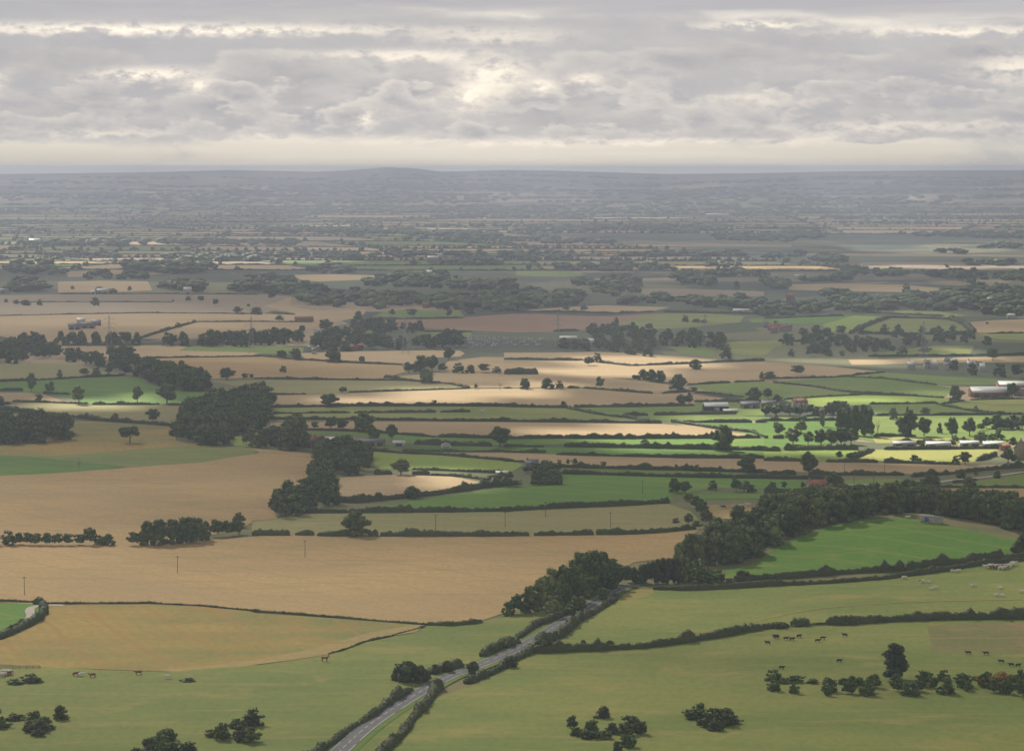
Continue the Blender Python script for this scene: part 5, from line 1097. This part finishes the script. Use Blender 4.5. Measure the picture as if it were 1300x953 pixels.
def make_pylon():
    r = link('pylon', None); H = 40.; b = MB()
    def wd(z): return 3.6 * (1 - z / 26.) + 1.1 * (z / 26.) if z < 26 else 1.1 - .75 * (z - 26) / 14
    lev = [0, 6, 11.5, 16.5, 21, 25, 28.5, 32, 35.5, 38.5, H]
    for a, c in zip(lev[:-1], lev[1:]):
        A_, B_ = [(sx * wd(a), sy * wd(a), a) for sx, sy in ((1, 1), (-1, 1), (-1, -1), (1, -1))], [(sx * wd(c), sy * wd(c), c) for sx, sy in ((1, 1), (-1, 1), (-1, -1), (1, -1))]
        for i in range(4):
            j = (i + 1) % 4; b.tube(A_[i], B_[i], .12, n=4); b.tube(A_[i], B_[j], .06, n=4); b.tube(A_[j], B_[i], .06, n=4); b.tube(B_[i], B_[j], .06, n=4)
    link('tower', b.mesh('tower', 'steel'), r)
    for z_, L_ in ((25, 6.2), (30, 7.4), (35, 5.4)):
        b = MB()
        for sx in (-1, 1):
            tip = (sx * L_, 0, z_ + .3)
            for sy in (-1, 1):
                b.tube((sx * wd(z_), sy * wd(z_), z_), tip, .12, n=4); b.tube((sx * wd(z_), sy * wd(z_), z_ + 1.8), tip, .10, n=4)
            b.tube(tip, (sx * L_, 0, z_ - 1.8), .12, n=5)
        link('crossarm', b.mesh('crossarm', 'steel'), r)
    return r
py_ = make_pylon()
for i, (s_, lab) in enumerate((('I 547 574', 'grey lattice pylon standing before the tree belt at left'), ('I 1257 584', 'grey lattice pylon at the green strip, second from left'), ('J 765 588', 'grey lattice pylon left of the caravans, near the centre'), ('K 268 556', 'grey lattice pylon at the left end of the broad wood'), ('K 1005 560', 'faint grey lattice pylon rising from the broad wood'), ('L 797 606', 'faint grey lattice pylon in the plantation at right'))):
    o = py_ if i == 0 else copy_tree(py_); x, y, z, *_ = at(s_); o.location = (x, y, z); o.rotation_euler = (0, 0, .25); o['label'] = lab; o['category'] = 'pylon'; o['group'] = 'pylons across the vale'
    sc_ = 1.0; o.scale = (sc_, sc_, sc_)

# ------------------------------------------------------------------ unseen cloud layer added to shade the vale, holes shaped for the sunlit fields
ALT = 1750.; shx, shy = sd.x / sd.z * ALT, sd.y / sd.z * ALT
HOLES = ['P 760 560 900 545 1300 540 1420 556 1420 600 1150 598 1000 588 850 582', 'P 850 522 1010 508 1110 512 1300 535 1000 562 840 552', 'P 940 502 1290 488 1310 514 1000 518', 'P 55 522 70 494 150 488 265 494 275 512 180 518 110 524', 'P -60 522 -60 506 60 508 40 524',
         'P 600 488 650 468 770 464 800 484 700 496 620 498', 'P 290 516 440 494 700 490 760 504 600 514 420 520', 'P 600 545 800 528 930 536 890 560 640 560', 'P 440 606 520 576 660 590 690 606 560 618', 'P 640 462 760 448 900 452 960 470 800 478 690 472', 'P 1010 460 1300 440 1330 456 1060 470', 'P 880 650 960 640 980 665 890 670']
HP = []
for s_ in HOLES: HP.append([(hit(*p)[0] + shx, hit(*p)[1] + shy) for p in pts(s_)])
def build_deck():
    c = 60.; xs = np.arange(-6600, 5200, c); ys = np.arange(-2500, 9000, c)
    far = np.arange(9000, 23100, 300.); ys = np.concatenate([ys, far]); nx, ny = len(xs), len(ys)
    gx, gy = np.meshgrid(xs, ys, indexing='ij'); rr = np.random.default_rng(3)
    lump = sum(np.sin(gx / a + p) * np.sin(gy / b_ + q) for a, b_, p, q in rr.uniform((120, 120, 0, 0), (700, 700, 6, 6), (10, 4))) * 3
    bot, top = ALT - 22 + lump, ALT + 28 + lump * 1.5
    keep = np.ones((nx - 1, ny - 1), bool)
    for poly in HP:
        P0 = np.array(poly); x0, y0 = P0.min(0) - 120; x1, y1 = P0.max(0) + 120
        for i in range(nx - 1):
            if not x0 < xs[i] < x1: continue
            for j in range(ny - 1):
                if y0 < ys[j] < y1 and inside((xs[i] + 30 + rr.uniform(-50, 50), ys[j] + 30 + rr.uniform(-50, 50)), poly): keep[i, j] = False
    # scattered rents beyond the surveyed fields, and a ragged rim
    for k in range(90):
        a = rr.uniform(-.24, .2); d_ = rr.uniform(7500, 22000); cx_, cy_ = a * d_ + shx, d_; rx, ry = rr.uniform(100, 600), rr.uniform(60, 380)
        if k >= 26: continue
        xm = (xs[:-1] + 30 - cx_)[:, None] / rx; ym = (ys[:-1] + 30 - cy_)[None] / ry; keep &= ~((xm ** 2 + ym ** 2) < rr.uniform(.7, 1.1, keep.shape))
    V = np.concatenate([np.stack([gx, gy, bot], -1).reshape(-1, 3), np.stack([gx, gy, top], -1).reshape(-1, 3)]); N = nx * ny
    I, J = np.where(keep); a = I * ny + J; Q = [np.stack([a, a + 1, a + ny + 1, a + ny], 1), np.stack([a, a + ny, a + ny + 1, a + 1], 1) + N]
    pad = np.zeros((nx + 1, ny + 1), bool); pad[1:-1, 1:-1] = keep
    for di, dj, e0, e1 in ((-1, 0, 0, 1), (1, 0, ny, ny + 1), (0, -1, 0, ny), (0, 1, 1, ny + 1)):
        m_ = keep & ~pad[1 + di:nx + di, 1 + dj:ny + dj]; I, J = np.where(m_); a = I * ny + J; Q.append(np.stack([a + e0, a + e1, a + e1 + N, a + e0 + N], 1))
    return mesh_np('cloud_shade_layer', V, np.vstack(Q).ravel(), 4, ['cloud_shade'])
CLOUD_T = .425       # share of light let through by one skin of the layer; two skins to cross
m = bpy.data.materials.new('cloud_shade'); m.use_nodes = True; MATS['cloud_shade'] = m; t = NT(m.node_tree); t.n.clear()
tr_ = t.node('ShaderNodeBsdfTransparent'); geo = t.node('ShaderNodeNewGeometry'); mp_ = t.node('ShaderNodeMapping'); t.l.new(geo.outputs['Position'], mp_.inputs[0]); mp_.inputs['Scale'].default_value = (1, 1, .0)
n_ = t.noise(mp_.outputs[0], .0011, 4., .55); sy_ = t.node('ShaderNodeSeparateXYZ'); t.l.new(geo.outputs['Position'], sy_.inputs[0]); f_ = t.m('ADD', t.ss(n_, .38, .60, CLOUD_T - .08, CLOUD_T + .15), t.ss(sy_.outputs[1], 6500., 13000., 0., .07)); t.put(tr_.inputs[0], t.xyz(f_, f_, f_))
ou = t.node('ShaderNodeOutputMaterial'); t.l.new(tr_.outputs[0], ou.inputs[0])
tag(link('cloud_shade_layer', build_deck()), 'unseen cloud layer added to shade the vale, holed for sun patches', 'clouds', kind='structure')

# ------------------------------------------------------------------ haze
b = MB(); b.box(-23700, 23700, -23700, 23700, -3, 213.5); hzm = bpy.data.materials.new('haze_air'); hzm.use_nodes = True; MATS['haze_air'] = hzm; t = NT(hzm.node_tree); t.n.clear()
pv = t.node('ShaderNodeVolumePrincipled'); pv.inputs['Color'].default_value = (.52, .585, .77, 1); pv.inputs['Density'].default_value = HAZE_D; pv.inputs['Anisotropy'].default_value = .35
ou = t.node('ShaderNodeOutputMaterial'); t.l.new(pv.outputs[0], ou.inputs['Volume'])
tag(link('haze', b.mesh('haze', 'haze_air')), 'pale blue grey haze thickening towards the hills', 'haze', kind='stuff')
